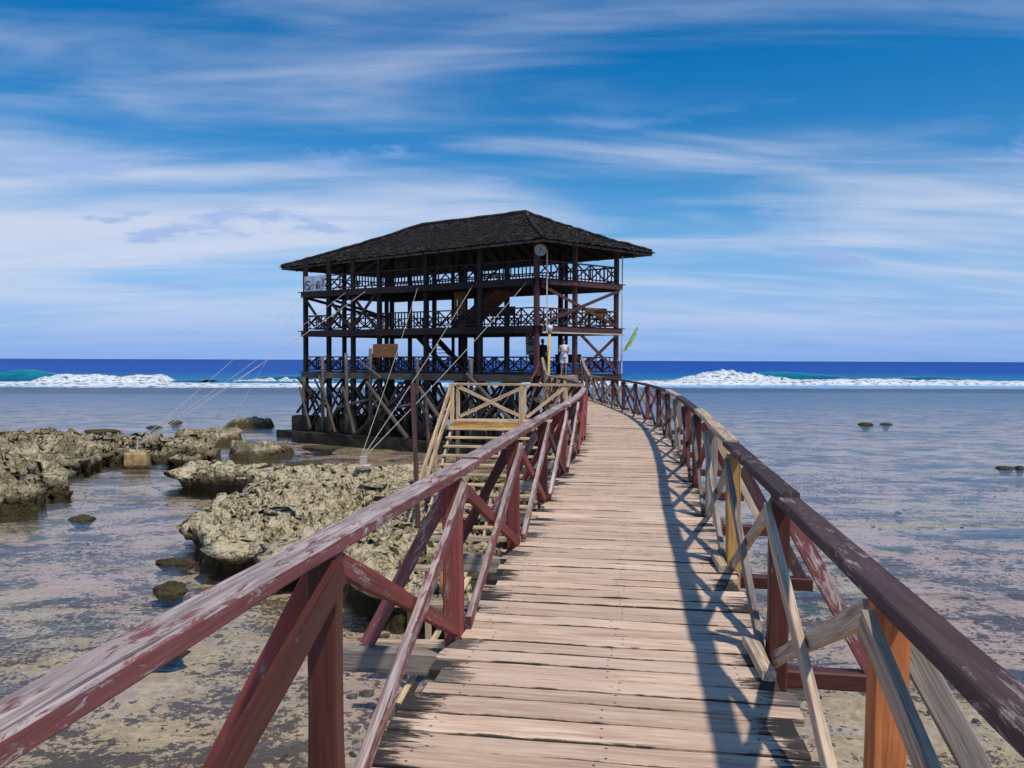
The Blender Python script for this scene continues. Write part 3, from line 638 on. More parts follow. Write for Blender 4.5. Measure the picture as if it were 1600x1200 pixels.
for off, dd in ((0.0, 0.75), (1.83, 0.75), (0.0, 0.0), (1.83, 0.02), (2.95, 0.75)):
    q = S0 + SR * off + SD * dd
    beam(st, 'newel_post', (q.x, q.y, -0.3 if dd == 0.75 else DZ - 0.1), (q.x, q.y, DZ + 0.9), 0.10, 0.09, W['cream'], up=SD, seg=4, jit=0.004)
zt = Vector((0, 0, 0.94))
beam(st, 'handrail', S0 + SD * .75 + zt - SR * .1, S0 + SD * .75 + SR * 3.4 + zt, 0.12, 0.07, W['cream'], seg=6, jit=0.004)
beam(st, 'handrail', S0 - SD * .06 + zt - SR * .02, S0 + SD * .76 + zt + Vector((0, 0, .01)) - SR * .02, 0.11, 0.06, W['cream'], seg=2, jit=0.003)
for a, b in (((0.06, 0.86), (1.78, 0.06)), ((0.06, 0.06), (1.78, 0.86)), ((1.9, 0.06), (2.9, 0.86))):
    beam(st, 'brace', S0 + SD * .70 + SR * a[0] + Vector((0, 0, a[1])), S0 + SD * .70 + SR * b[0] + Vector((0, 0, b[1])), 0.09, 0.04, W['cream'], up=SD, seg=4, jit=0.004)
for dz in (0.92, 0.48):
    a = S0 + Vector((0, 0, dz)) - SR * .03; b = a - SD * 3.1 + Vector((0, 0, -2.3)) - SR * 0.12
    beam(st, 'handrail', a, b, 0.06, 0.13, W['cream'], seg=5, jit=0.005)
for k in (1.5, 3.05):
    q = S0 - SD * k - SR * (.03 + .04 * k) + Vector((0, 0, -k * .74)); beam(st, 'newel_post', q + Vector((0, 0, -.3)), q + Vector((0, 0, 0.9)), 0.09, 0.08, W['cream'], up=SD, seg=3, jit=0.004)
# two old leaning posts beside the stairs
o = beam(None, 'leaning_post', (-2.04, 17.6, 0.1), (-2.32, 18.6, 3.85), 0.10, 0.09, W['towerlitred'], up=(0, 1, 0), seg=5, jit=0.006); tag(o, 'tall dark leaning timber post standing left of the stairs', 'post', 'old posts beside the stairs')
o = beam(None, 'leaning_post', (-2.15, 21.8, 0.1), (-2.42, 22.4, 3.4), 0.09, 0.08, W['purple'], up=(0, 1, 0), seg=5, jit=0.006); tag(o, 'shorter leaning timber post behind the tall dark one', 'post', 'old posts beside the stairs')
# low old trestle under the left railing
tr = thing('old_trestle', 'low weathered timber trestle half hidden below the left railing', 'trestle', (-0.6, 11, 0))
for k, (y, z) in enumerate(((10.2, 0.75), (11.2, 0.95), (12.4, 1.15), (13.6, 1.35))):
    beam(tr, 'cross_beam', (-1.75 + 0.12 * k, y, z), (0.35, y - .1, z), 0.16, 0.07, W['pale'], seg=3, jit=0.006)
    for x in (-1.55 + .12 * k, 0.1): beam(tr, 'trestle_leg', (x, y + .1, -0.4), (x, y + .1, z - .04), 0.10, 0.09, W['yellow' if k % 2 else 'pale'], up=(0, 1, 0), seg=2, jit=0.004)
beam(tr, 'brace', (-1.45, 10.1, 0.0), (-0.6, 12.5, 1.1), 0.08, 0.04, W['cream'], seg=3, jit=0.004)
beam(tr, 'brace', (-0.2, 10.1, 0.1), (-0.9, 13.4, 1.25), 0.08, 0.04, W['pale'], seg=3, jit=0.004)

# ------------------------------------------------------------------ the tower
TF = Vector((1.16, 38.0, 0)); TL = Vector((-11.97, 46.4, 0)); TR = Vector((5.35, 41.2, 0))
EL = TL - TF; ER = TR - TF; TB = TL + ER
ST = [0.0, 0.2099, 0.4286, 0.6357, 0.7599, 0.8804, 1.0]; RW = [0.0, 0.46, 1.0]
FL = [3.7, 6.05, 8.3]; EAVE = 9.96
def tp(a, b, z): q = TF + EL * a + ER * b; return Vector((q.x, q.y, z))
dL = EL.normalized(); dR = ER.normalized(); NF = Vector((-dL.y, dL.x, 0)); NF = NF if NF.y < 0 else -NF; NR = Vector((dR.y, -dR.x, 0))
tw = thing('viewing_tower', 'three-storey dark timber surf viewing tower on stilts with thatched roof', 'tower', (TF.x, TF.y, 0))
# slab
sl_ = [tp(-0.08, -0.2, 0), tp(1.07, -0.2, 0), tp(1.07, 1.2, 0), tp(-0.08, 1.2, 0)]
CONC = plain('wet_concrete', (0.045, 0.034, 0.022), 0.75, 1.6, 0.6, 0.3, bumpd=0.05)
vs = []; fs = []; NS = 24
for zi, z in enumerate((-0.5, 0.24, 0.31)):
    for e in range(4):
        for k in range(NS):
            q = sl_[e].lerp(sl_[(e + 1) % 4], k / NS); cc = (sl_[0] + sl_[2]) / 2
            q = cc + (q - cc) * (1.0 - 0.006 * (zi == 2)); vs.append((q.x + rnd.uniform(-.06, .06), q.y + rnd.uniform(-.06, .06), z + (rnd.uniform(-.06, .03) if zi else 0)))
n4 = 4 * NS
for zi in range(2):
    for k in range(n4): k2 = (k + 1) % n4; fs.append((zi * n4 + k, zi * n4 + k2, zi * n4 + n4 + k2, zi * n4 + n4 + k))
fs.append(tuple(range(2 * n4, 3 * n4)))
put('foundation_slab', vs, fs, CONC, tw)
# posts and footings
for bi, b in enumerate(RW):
    for ai, a in enumerate(ST):
        low = 'stiltdk' if bi else 'stilt'
        pm = 'towerlitred' if ai == 0 else 'tower'
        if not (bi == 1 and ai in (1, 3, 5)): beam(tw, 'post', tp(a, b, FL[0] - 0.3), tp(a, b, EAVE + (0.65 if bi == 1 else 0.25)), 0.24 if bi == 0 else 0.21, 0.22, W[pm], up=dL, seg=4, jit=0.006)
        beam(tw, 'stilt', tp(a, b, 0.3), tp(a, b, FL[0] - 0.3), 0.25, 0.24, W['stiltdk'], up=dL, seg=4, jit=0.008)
        if bi < 2:
            q = tp(a, b, 0)
            vs_, fs_ = beam_mesh(1.15 + rnd.uniform(-.15, .15), 1.0, 0.85, 3, 0.04, 0.06)
            put('footing', vs_, fs_, CONC, tw, Matrix.Translation((q.x, q.y, 0.72)) @ Matrix.Rotation(math.atan2(EL.y, EL.x), 4, 'Z'))
    for a in (0.105, 0.32, 0.53):                            # extra inner posts
        if bi != 1: 
            beam(tw, 'stilt', tp(a, b + (0.05 if bi == 0 else 0), 0.3), tp(a, b + (0.05 if bi == 0 else 0), FL[0] - .28), 0.2, 0.2, W['stiltdk'], up=dL, seg=3, jit=0.008)
for a in (0.13, 0.245, 0.37, 0.50, 0.60, 0.69):
    beam(tw, 'inner_post', tp(a, 0.8, FL[0]), tp(a, 0.8, EAVE + 0.4), 0.15, 0.15, W['tower'], up=dL, seg=2, jit=0.004)
# floors: decks, edge beams, joists
for fi, z in enumerate(FL):
    d = MB(); e = 0.022
    A, B, C_, D = tp(-e, -2.2 * e, z), tp(1 + e, -2.2 * e, z), tp(1 + e, 1 + 2.2 * e, z), tp(-e, 1 + 2.2 * e, z)
    nb = 38
    for k in range(nb):
        p0 = A.lerp(D, (k + 0.5) / nb); p1 = B.lerp(C_, (k + 0.5) / nb); d.bar(p0 - Vector((0, 0, .02)), p1 - Vector((0, 0, .02)), (D - A).length / nb * 0.93, 0.04)
    o = d.build('floor_boards', W['tower' if fi else 'stiltdk'], tw); o['kind'] = 'stuff'
    j = MB()
    for k in range(27):
        a = k / 26; j.bar(tp(a, -0.03, z - 0.19), tp(a, 1.03, z - 0.19), 0.07, 0.29)
    o = j.build('floor_joists', W['tower' if fi else 'stiltdk'], tw); o['kind'] = 'stuff'
    for b, nm in ((-0.045, 0), (0.46, 1), (1.045, 2)):
        for i in range(6):
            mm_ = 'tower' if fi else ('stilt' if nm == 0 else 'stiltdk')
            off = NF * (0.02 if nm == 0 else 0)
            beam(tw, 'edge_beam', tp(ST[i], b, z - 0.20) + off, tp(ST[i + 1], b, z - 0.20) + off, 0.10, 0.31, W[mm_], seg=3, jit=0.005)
    for a in (-0.018, 1.018):
        for i in range(2):
            beam(tw, 'edge_beam', tp(a, RW[i], z - 0.17), tp(a, RW[i + 1], z - 0.17), 0.09, 0.24, W['towerlitred' if a < 0 else 'tower'], seg=3, jit=0.004)
beam(tw, 'trim_board', tp(-0.027, -0.02, FL[1] - 0.33), tp(-0.027, 1.0, FL[1] - 0.33), 0.05, 0.07, W['trim'], seg=4, jit=0.004)
beam(tw, 'corner_pipe', tp(-0.03, 0.02, FL[1] - 0.33), tp(-0.03, 0.02, EAVE - 0.35), 0.05, 0.05, W['trim'], seg=2, jit=0.002)
beam(tw, 'corner_pipe', tp(-0.012, 1.035, FL[0] - 0.5), tp(-0.012, 1.035, EAVE - 0.2), 0.06, 0.06, W['trim'], seg=2, jit=0.002)
# railing panels
def panel(p0, p1, style, mat, h=0.85, n=2):
    d = MB(); v = p1 - p0; L = v.length; x = v.normalized(); up = Vector((0, 0, 1)); nrm_ = x.cross(up)
    P_ = lambda s, z: p0 + x * s + up * z
    d.bar(P_(0, h), P_(L, h), 0.10, 0.06); d.bar(P_(0, 0.12), P_(L, 0.12), 0.06, 0.06)
    if style == 'bal':
        k = int(L / 0.21)
        for i in range(k): d.bar(P_((i + .5) * L / k, 0.12), P_((i + .5) * L / k, h), 0.035, 0.075, nrm_)
    else:
        for i in range(n):
            s0 = L * i / n; s1 = L * (i + 1) / n
            d.bar(P_(s0 + .03, 0.14), P_(s1 - .03, h - .03), 0.05, 0.07, nrm_)
            q0 = P_(s0 + .03, h - .03) + nrm_ * 0.05; q1 = P_(s1 - .03, 0.14) + nrm_ * 0.05
            d.bar(q0, q1, 0.05, 0.07, nrm_)
            if i: d.bar(P_(s0, 0.12), P_(s0, h), 0.06, 0.06, nrm_)
            if style == 'lat': 
                d.bar(P_((s0 + s1) / 2, 0.12) - nrm_ * .05, P_((s0 + s1) / 2, h) - nrm_ * .05, 0.04, 0.045, nrm_)
                d.bar(P_(s0, 0.48) - nrm_ * .05, P_(s1, 0.48) - nrm_ * .05, 0.045, 0.04)
    return d.build('railing_panel', mat, tw)
front = [['x', 'x', 'lat', 'x', 'lat', 'lat'], ['x', 'x', 'bal', 'x', 'x', 'lat'], ['bal', 'x', 'bal', 'bal', 'x', 'x']]
for fi, z in enumerate(FL):
    for i in range(6):
        L = (ST[i + 1] - ST[i]) * EL.length; n = 4 if L > 2.5 else 2
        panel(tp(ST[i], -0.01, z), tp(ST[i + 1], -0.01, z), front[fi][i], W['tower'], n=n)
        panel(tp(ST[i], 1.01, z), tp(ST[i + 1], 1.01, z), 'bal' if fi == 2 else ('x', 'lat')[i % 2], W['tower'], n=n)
    for i in range(2):
        if not (fi == 0 and i == 0): panel(tp(-0.004, RW[i], z), tp(-0.004, RW[i + 1], z), ('lat', 'lat', 'x')[fi], W['towerlitred'], n=3)
        panel(tp(1.004, RW[i], z), tp(1.004, RW[i + 1], z), 'x', W['tower'], n=3)
# big cross braces
def xb(p0, p1, mt, off, wd=0.15): beam(tw, 'cross_brace', p0 + off, p1 + off, 0.05, wd, W[mt], up=(0, 0, 1), seg=2, jit=0.004)
o1 = NR * 0.17; o2 = NR * 0.23
xb(tp(0, 0.03, FL[2] - .35), tp(0, 1.0, FL[1] + 0.05), 'towerlitred', o1); xb(tp(0, 0.03, FL[1] + .1), tp(0, 1.0, FL[2] - .33), 'towerlitred', o2)
xb(tp(0, 0.50, FL[1] - .35), tp(0, 1.0, FL[0] + 0.02), 'towerlitred', o1); xb(tp(0, 0.47, FL[0] + .05), tp(0, 0.98, FL[1] - .33), 'towerlitred', o2)
f1 = NF * 0.17; f2 = NF * 0.23
for i in (3, 4, 5):
    xb(tp(ST[i] + .004, 0, FL[1] + .02), tp(ST[i + 1] - .004, 0, FL[2] - .33), 'tower', f1, 0.17)
    if i < 5: xb(tp(ST[i] + .004, 0, FL[2] - .33), tp(ST[i + 1] - .004, 0, FL[1] + .02), 'tower', f2, 0.17)
xb(tp(1, 0.02, FL[2] - .33), tp(1, 0.95, FL[1] + .9), 'tower', -NR * .15, 0.17); xb(tp(.995, .3, FL[2] - .33), tp(.80, .5, FL[1] + 0.8), 'tower', f1, 0.16)
# stilt bracing, three rows
for bi, b in enumerate((0.0, 0.46, 1.0)):
    nn = list(ST)
    for i in range(6):
        z0, z1 = 0.55 + rnd.uniform(-.1, .3), FL[0] - 0.4 - rnd.uniform(0, .4); off = NF * (0.17 if bi < 2 else 0.15)
        lnk = 'stilt' if (bi == 0 and rnd.random() < 0.5) else 'stiltdk'
        steps = 2 if (ST[i + 1] - ST[i]) > 0.15 else 1
        for s_ in range(steps):
            a0 = ST[i] + (ST[i + 1] - ST[i]) * s_ / steps; a1 = ST[i] + (ST[i + 1] - ST[i]) * (s_ + 1) / steps
            beam(tw, 'stilt_brace', tp(a0, b, z0) + off, tp(a1, b, z1) + off, 0.05, 0.14, W[lnk], seg=2, jit=0.006)
            beam(tw, 'stilt_brace', tp(a0, b, z1) + off * 1.35, tp(a1, b, z0) + off * 1.35, 0.05, 0.14, W['stiltdk'], seg=2, jit=0.006)
for a in ST:
    for b0, b1 in ((0.0, 0.46), (0.46, 1.0)):
        beam(tw, 'stilt_brace', tp(a + .012, b0, 0.5), tp(a + .012, b1, FL[0] - .45), 0.05, 0.13, W['stiltdk'], seg=1, jit=0.004)
        beam(tw, 'stilt_brace', tp(a + .017, b0, FL[0] - .5), tp(a + .017, b1, 0.5), 0.05, 0.13, W['stiltdk'], seg=1, jit=0.004)
for k in range(34):                                         # later repair braces, nailed on at odd angles
    a0 = rnd.uniform(0.0, 0.97); da = rnd.uniform(0.05, 0.12) * rnd.choice((-1, 1)); a1 = min(1.01, max(-0.01, a0 + da)); b = rnd.choice((0.0, 0.0, 0.23, 0.46))
    o_ = NF * rnd.uniform(0.26, 0.40)
    beam(tw, 'stilt_brace', tp(a0, b, rnd.uniform(0.5, 1.2)) + o_, tp(a1, b, rnd.uniform(2.4, FL[0] - 0.35)) + o_, 0.05, rnd.uniform(.09, .15), W['stiltdk' if k % 3 else 'stilt'], seg=2, jit=0.008)
# grey round poles lashed to the front
for a, top in ((0.885, 4.55), (0.765, 4.75), (0.652, 5.0), (0.448, 4.45), (0.226, 4.5), (0.985, 3.4)):
    q = tp(a, 0, 0) + NF * 0.42; pole(tw, 'support_pole', (q.x, q.y, 0.3), (q.x + rnd.uniform(-.05, .05), q.y, top), 0.11, 0.095, W['stilt'], 9, 5, 0.02)
for (a0, z0, o0, a1, z1, o1_, mt, r_) in ((0.665, 3.2, .55, 0.455, 0.35, 1.0, 'stilt', .10), (0.455, 3.15, .45, 0.69, 0.4, .9, 'stiltdk', .12), (0.78, 2.9, .5, 0.70, 0.4, .9, 'stilt', .09), (0.43, 3.0, .6, 0.30, 0.9, .8, 'stilt', .10),
        (0.90, 3.5, .5, 0.80, 0.4, .8, 'stilt', .07), (1.02, 3.35, .35, 0.92, 2.0, .4, 'stiltdk', .07), (0.92, 2.6, .45, 1.015, 1.35, .5, 'stiltdk', .07), (1.0, 2.8, .5, 0.93, 0.5, .7, 'stilt', .06), (0.80, 1.75, .5, 0.64, 2.3, .5, 'stilt', .08),
        (0.60, 1.7, .5, 0.45, 2.1, .5, 'stilt', .08), (0.70, 4.3, .5, 0.60, 3.4, .5, 'stilt', .07), (0.24, 3.7, .5, 0.05, 1.5, .9, 'stilt', .09), (0.40, 0.5, .7, 0.22, 2.6, .5, 'stiltdk', .09)):
    q0 = tp(a0, 0, z0) + NF * o0; q1 = tp(a1, 0, z1) + NF * o1_
    pole(tw, 'raking_pole', q0, q1, r_, r_ * 1.1, W[mt], 8, 4, 0.015)
# inner stairs
def inner_stair(a0, z0, a1, z1, b0, b1, under):
    for b in (b0, b1): beam(tw, 'stair_stringer', tp(a0, b, z0), tp(a1, b, z1), 0.06, 0.26, W['tower'], seg=1)
    n = 11
    for k in range(1, n):
        f = k / n; beam(tw, 'stair_tread', tp(a0 + (a1 - a0) * f, b0, z0 + (z1 - z0) * f), tp(a0 + (a1 - a0) * f, b1, z0 + (z1 - z0) * f), 0.24, 0.04, W['towerlitred'])
    if under: 
        q = [tp(a0, b0 - .02, z0 - .18), tp(a1, b0 - .02, z1 - .18), tp(a1, b1, z1 - .18), tp(a0, b1, z0 - .18)]
        put('stair_soffit', [tuple(v) for v in q] + [tuple(v - Vector((0, 0, .02))) for v in q], [(0, 1, 2, 3), (7, 6, 5, 4), (0, 4, 5, 1), (1, 5, 6, 2), (2, 6, 7, 3), (3, 7, 4, 0)], W['ply'], tw)
    for b in (b0,): beam(tw, 'stair_rail', tp(a0, b, z0 + .85), tp(a1, b, z1 + .85), 0.05, 0.08, W['tower'])
inner_stair(0.42, FL[1] + .1, 0.24, FL[2] - .1, 0.30, 0.52, True)
inner_stair(0.44, FL[0] + .1, 0.60, FL[1] - .1, 0.30, 0.52, False)
for k in range(4): beam(tw, 'wall_board', tp(0.412 - .012 * k, 0.30, FL[1] + .02), tp(0.412 - .012 * k, 0.30, FL[2] - .3), 0.15, 0.03, W['ply'], up=NF, seg=1)
# roof
rf = bpy.data.objects.new('roof', None); COL.objects.link(rf); place(rf, tw, Matrix.Translation((-3.4, 44.9, EAVE)))
EV = [Vector((1.40, 36.40, EAVE)), Vector((-13.96, 48.40, EAVE)), Vector((-8.12, 53.45, EAVE)), Vector((7.24, 41.45, EAVE))]     # F, L, B, R
RG = [Vector((0.67, 41.75, 12.02)), Vector((-5.19, 46.3, 12.12))]
m, t, p = newmat('nipa_thatch')
P = t.add('ShaderNodeNewGeometry').outputs['Position']
a = t.noise(P, 0.8, 5, 0.6); b = t.noise(P, 6, 6, 0.7); c = t.noise(t.mapping(P, (1, 1, 2)), 1.6, 6, 0.7, 0.5)
col = t.mix(t.ramp(b, 0.35, 0.65), (0.022, 0.019, 0.018), (0.072, 0.062, 0.054))
col = t.mix(t.ramp(t.math('ADD', t.math('MULTIPLY', c, 0.6), t.math('MULTIPLY', t.noise(P, 14, 4, 0.7), 0.4)), 0.54, 0.62, 0.0, 0.85), col, (0.21, 0.17, 0.125))
t.set(p.inputs['Base Color'], col); p.inputs['Roughness'].default_value = 0.95; p.inputs['Specular IOR Level'].default_value = 0.1
t.set(p.inputs['Normal'], t.bump(b, 0.9, 0.05)); THATCH = m
def slope(q0, q1, r0, r1, sd):                              # q: eave ends, r: ridge ends
    r = random.Random(sd); d = MB(); n = 28; E = (q1 - q0); nrm_ = (q1 - q0).cross(r0 - q0).normalized()
    if nrm_.z < 0: nrm_ = -nrm_
    for k in range(n):
        f0 = (k - 0.35) / n; f1_ = min(1.0, (k + 1.25) / n)
        sag = lambda f: -0.10 * math.sin(math.pi * min(max(f, 0), 1))
        a0 = q0.lerp(r0, f0); a1 = q1.lerp(r1, f0); b0 = q0.lerp(r0, f1_); b1 = q1.lerp(r1, f1_)
        m_ = max(4, int((a1 - a0).length / 0.16)); vs = []; fs = []
        dn = ((a0 + a1) - (b0 + b1)).normalized()
        for i in range(m_ + 1):
            u = i / m_; lo_ = a0.lerp(a1, u); hi = b0.lerp(b1, u)
            lo_ = lo_ + dn * r.uniform(-.05, .09) + nrm_ * (0.045 + r.uniform(-.02, .025)) + Vector((0, 0, sag(f0)))
            hi = hi + nrm_ * (0.02 + r.uniform(-.01, .01)) + Vector((0, 0, sag(f1_)))
            vs += [lo_ - nrm_ * 0.03, lo_, hi]
        for i in range(m_):
            fs += [(3 * i, 3 * i + 3, 3 * i + 4, 3 * i + 1), (3 * i + 1, 3 * i + 4, 3 * i + 5, 3 * i + 2)]
        d.add(vs, fs)
        for i in range(int(m_ * 2.2)):                      # loose straw blades
            u = r.random(); f = f0 + r.random() * 0.08; c_ = q0.lerp(r0, f).lerp(q1.lerp(r1, f), u) + nrm_ * (0.06 + r.uniform(0, .07)) + Vector((0, 0, sag(f)))
            e = (dn + E.normalized() * r.uniform(-.5, .5) + nrm_ * r.uniform(-.1, .45)).normalized() * r.uniform(.12, .32); s_ = E.normalized() * 0.025
            d.add([c_ - s_, c_ + s_, c_ + e], [(0, 1, 2)])
    o = d.build('thatch', THATCH, rf); o['kind'] = 'stuff'; return o
slope(EV[0], EV[1], RG[0], RG[1], 1); slope(EV[3], EV[0], RG[0], RG[0], 2); slope(EV[2], EV[3], RG[1], RG[0], 3); slope(EV[1], EV[2], RG[1], RG[1], 4)
u_ = MB(); dz = Vector((0, 0, -0.06))
for quad in ((EV[0], EV[1], RG[1], RG[0]), (EV[3], EV[0], RG[0]), (EV[2], EV[3], RG[0], RG[1]), (EV[1], EV[2], RG[1])):
    u_.add([v + dz for v in quad], [tuple(range(len(quad)))])
    for k in range(1, 18 if len(quad) == 4 else 8):
        f = k / (18 if len(quad) == 4 else 8); e0 = quad[0].lerp(quad[1], f); r0_ = (quad[3].lerp(quad[2], f) if len(quad) == 4 else quad[2]); u_.bar(e0 + dz * 2.4, r0_ + dz * 2.4, 0.06, 0.12)
u_.build('roof_underside', W['tower'], rf)
for i in range(4):
    a_, b_ = EV[i], EV[(i + 1) % 4]; m_ = (a_ + b_) / 2; cc = sum(EV, Vector()) / 4
    sh = (cc - m_).normalized() * 0.05
    beam(rf, 'fascia_board', a_ + sh + Vector((0, 0, -0.10)), b_ + sh + Vector((0, 0, -0.10)), 0.035, 0.13, W['stilt'], seg=10, jit=0.008)
for i, (e_, r_) in enumerate(((0, 0), (1, 1), (2, 1), (3, 0))):
    q = MB(); n = 26; pts_ = []
    for k in range(n + 1): pts_.append(EV[e_].lerp(RG[r_], k / n) + Vector((rnd.uniform(-.03, .03), rnd.uniform(-.03, .03), 0.09 + rnd.uniform(-.02, .03) - 0.08 * math.sin(math.pi * k / n))))
    q.tube(pts_, [0.07 + rnd.uniform(0, .03) for _ in pts_], 6); q.build('hip_cap', THATCH, rf)
q = MB(); pts_ = [RG[0].lerp(RG[1], k / 16) + Vector((0, 0, 0.08 + rnd.uniform(-.02, .03))) for k in range(17)]; q.tube(pts_, 0.10, 6); q.build('ridge_cap', THATCH, rf)

# ------------------------------------------------------------------ things on the tower
WHITE = plain('white_print', (0.62, 0.65, 0.70), 0.6, 5, 0.2); NAVY = plain('navy_print', (0.02, 0.025, 0.09), 0.6); BLACK = plain('black_cloth', (0.012, 0.012, 0.014), 0.85)
GREENP = plain('green_print', (0.15, 0.33, 0.12), 0.6)
bn = thing('banner', 'pale grey banner with dark emblems at the tower top left corner', 'banner', tuple(tp(0.94, -0.03, FL[2])))
A = tp(0.993, 0, 0) + NF * 0.2; B = tp(0.886, 0, 0) + NF * 0.2; bx = (B - A).normalized(); BL = (B - A).length
BN = NF; z0 = FL[2] - 0.12
def bpnt(s, z, o=0.0): q = A + bx * s + BN * o; return Vector((q.x, q.y, z0 + z))
q = MB(); nn = 8
for k in range(nn + 1):
    s = BL * k / nn; o = 0.02 * math.sin(k * 1.9); q.v += [tuple(bpnt(s, 0.0, o)), tuple(bpnt(s, 0.98, o)), tuple(bpnt(s, 0.98, o - .012)), tuple(bpnt(s, 0.0, o - .012))]
for k in range(nn):
    b0 = 4 * k
    for e in range(4): e2 = (e + 1) % 4; q.f.append((b0 + e, b0 + e2, b0 + 4 + e2, b0 + 4 + e))
q.build('banner_sheet', WHITE, bn)
def stroke(pts_, wd, mt): 
    d = MB()
    for i in range(len(pts_) - 1): d.bar(bpnt(*pts_[i], 0.036 + .0004 * i), bpnt(*pts_[i + 1], 0.036 + .0004 * i), wd, 0.008, BN)
    d.build('emblem', mt, bn)
arc = lambda cx_, cz_, r_, a0, a1, n=9, k=1.0: [(cx_ + r_ * math.cos(R(a0 + (a1 - a0) * i / n)), cz_ + r_ * k * math.sin(R(a0 + (a1 - a0) * i / n))) for i in range(n + 1)]
stroke(arc(0.30, 0.58, 0.13, 20, 250, 9), 0.07, NAVY); stroke(arc(0.32, 0.34, 0.13, 110, -130, 9), 0.07, NAVY); stroke(arc(0.31, 0.46, 0.26, 0, 360, 18), 0.02, NAVY)
stroke([(0.58, 0.40), (0.66, 0.50), (0.72, 0.44), (0.82, 0.54), (0.92, 0.46)], 0.035, GREENP)
stroke([(1.02, 0.22), (1.02, 0.50)] + arc(1.13, 0.50, 0.11, 180, 0, 8, 1.5) + [(1.24, 0.22)], 0.055, NAVY)
stroke([(1.13, 0.26), (1.13, 0.52)], 0.05, NAVY)
stroke(arc(1.55, 0.72, 0.085, 0, 360, 10), 0.035, NAVY); stroke(arc(1.57, 0.44, 0.085, 60, 330, 10), 0.035, NAVY); stroke([(1.5, 0.60), (1.64, 0.58)], 0.035, NAVY)
# satellite dish
ds = thing('satellite_dish', 'round pale dish mounted under the front roof corner', 'dish', tuple(tp(-0.01, 0, EAVE - 0.5)))
DC = tp(-0.012, 0, EAVE - 0.42) + NF * 0.25 + NR * 0.2; dd = (Vector((0, 0, 4.4)) - DC).normalized(); dd = (dd + Vector((.1, 0, .25))).normalized()
Mx, _ = frame(DC, DC + dd); Mx.translation = DC
q = MB(); rings = 6; nn = 28
for sgn in (0, 1):
    for i in range(rings + 1):
        r_ = 0.29 * i / rings
        for k in range(nn): a = 2 * math.pi * k / nn; q.v.append((0.09 * (i / rings) ** 2 - 0.012 * sgn, r_ * math.cos(a), r_ * math.sin(a)))
rn = (rings + 1) * nn
for sgn in (0, 1):
    for i in range(rings):
        for k in range(nn): k2 = (k + 1) % nn; q.f.append((sgn * rn + i * nn + k, sgn * rn + i * nn + k2, sgn * rn + i * nn + nn + k2, sgn * rn + i * nn + nn + k))
for k in range(nn): k2 = (k + 1) % nn; q.f.append((rings * nn + k, rings * nn + k2, rn + rings * nn + k2, rn + rings * nn + k))
DISH = plain('dish_paint', (0.42, 0.42, 0.36), 0.5, 6, 0.2)
q.build('reflector', DISH, ds, Mx, True)
q = MB(); q.tube([(0.0, 0, 0), (0.22, 0, 0)], 0.012, 6); q.ball((0.24, 0, 0), 0.04, 0.035, 0.035); q.build('feed_horn', plain('dark_plastic', (0.05, 0.05, 0.05), 0.5), ds, Mx)
q = MB(); q.tube([DC - dd * 0.03, DC - dd * 0.2 + Vector((0, 0, -.05)), tp(0, 0, EAVE - 0.55) + NF * .1 + NR * .1], 0.025, 6); q.build('mount_arm', DISH, ds)
# plywood board, benches, folded banner
o = put('plywood_board', *beam_mesh(1.75, 0.03, 0.72, 1, 0, 0.004), W['ply'], None, Matrix.Translation(tp(0.59, -0.02, FL[0] + 1.18) + NF * 0.2) @ Matrix.Rotation(math.atan2(EL.y, EL.x), 4, 'Z')); tag(o, 'orange brown plywood board on the lowest tower railing', 'board')
def bench(a, b, z, rot, label, mt='tower'):
    q0 = tp(a, b, z); M = Matrix.Translation(q0) @ Matrix.Rotation(rot, 4, 'Z'); o = bpy.data.objects.new('bench', None); COL.objects.link(o); place(o, None, M); tag(o, label, 'bench', 'wooden benches in the tower')
    def bb(nm, c, sx, sy, sz): put(nm, *beam_mesh(sx, sy, sz, 1, 0, 0.006), W[mt], o, M @ Matrix.Translation(c))
    bb('seat', (0, 0, .44), 1.5, .45, .05); bb('backrest', (0, .22, .80), 1.5, .04, .42)
    for x in (-.68, .68):
        for y_ in (-.18, .18): bb('leg', (x, y_, .21), .07, .07, .42)
ang = math.atan2(EL.y, EL.x); angr = math.atan2(ER.y, ER.x)
bench(0.03, 0.80, FL[1], angr + math.pi, 'red brown bench behind the right railing of the middle floor', 'ply')
bench(0.18, 0.20, FL[1], ang, 'dark bench behind the front railing of the middle floor')
bench(0.10, 0.75, FL[0], ang, 'dark bench inside the ground floor near the entrance')
bench(0.24, 0.20, FL[2], ang, 'dark bench behind the top floor railing')
fb = thing('feather_banner', 'grey and black feather banner hanging inside the front corner post', 'banner', tuple(tp(0.03, 0.1, FL[0])))
q = MB(); nn = 12
C0 = tp(0.030, 0.05, FL[0])
for k in range(nn + 1):
    f = k / nn; wd_ = 0.62 * math.sin(math.pi * min(1, 0.22 + 0.78 * (1 - f)) * 0.62) ; off = 0.22 * f * f
    for s_, o_ in ((-.5, 0), (.5, 0), (.5, .015), (-.5, .015)):
        v = C0 - dL * (wd_ * s_ - off) + NF * (o_ + .05 * math.sin(3 * f)) + Vector((0, 0, 0.95 + 1.05 * f)); q.v.append(tuple(v))
for k in range(nn):
    for e in range(4): e2 = (e + 1) % 4; q.f.append((4 * k + e, 4 * k + e2, 4 * k + 4 + e2, 4 * k + 4 + e))
m, t, p = newmat('banner_print'); tcn = t.add('ShaderNodeNewGeometry').outputs['Position']; wv_ = t.noise(t.mapping(tcn, (1, 1, 3)), 2.2, 3, 0.5, 1.2)
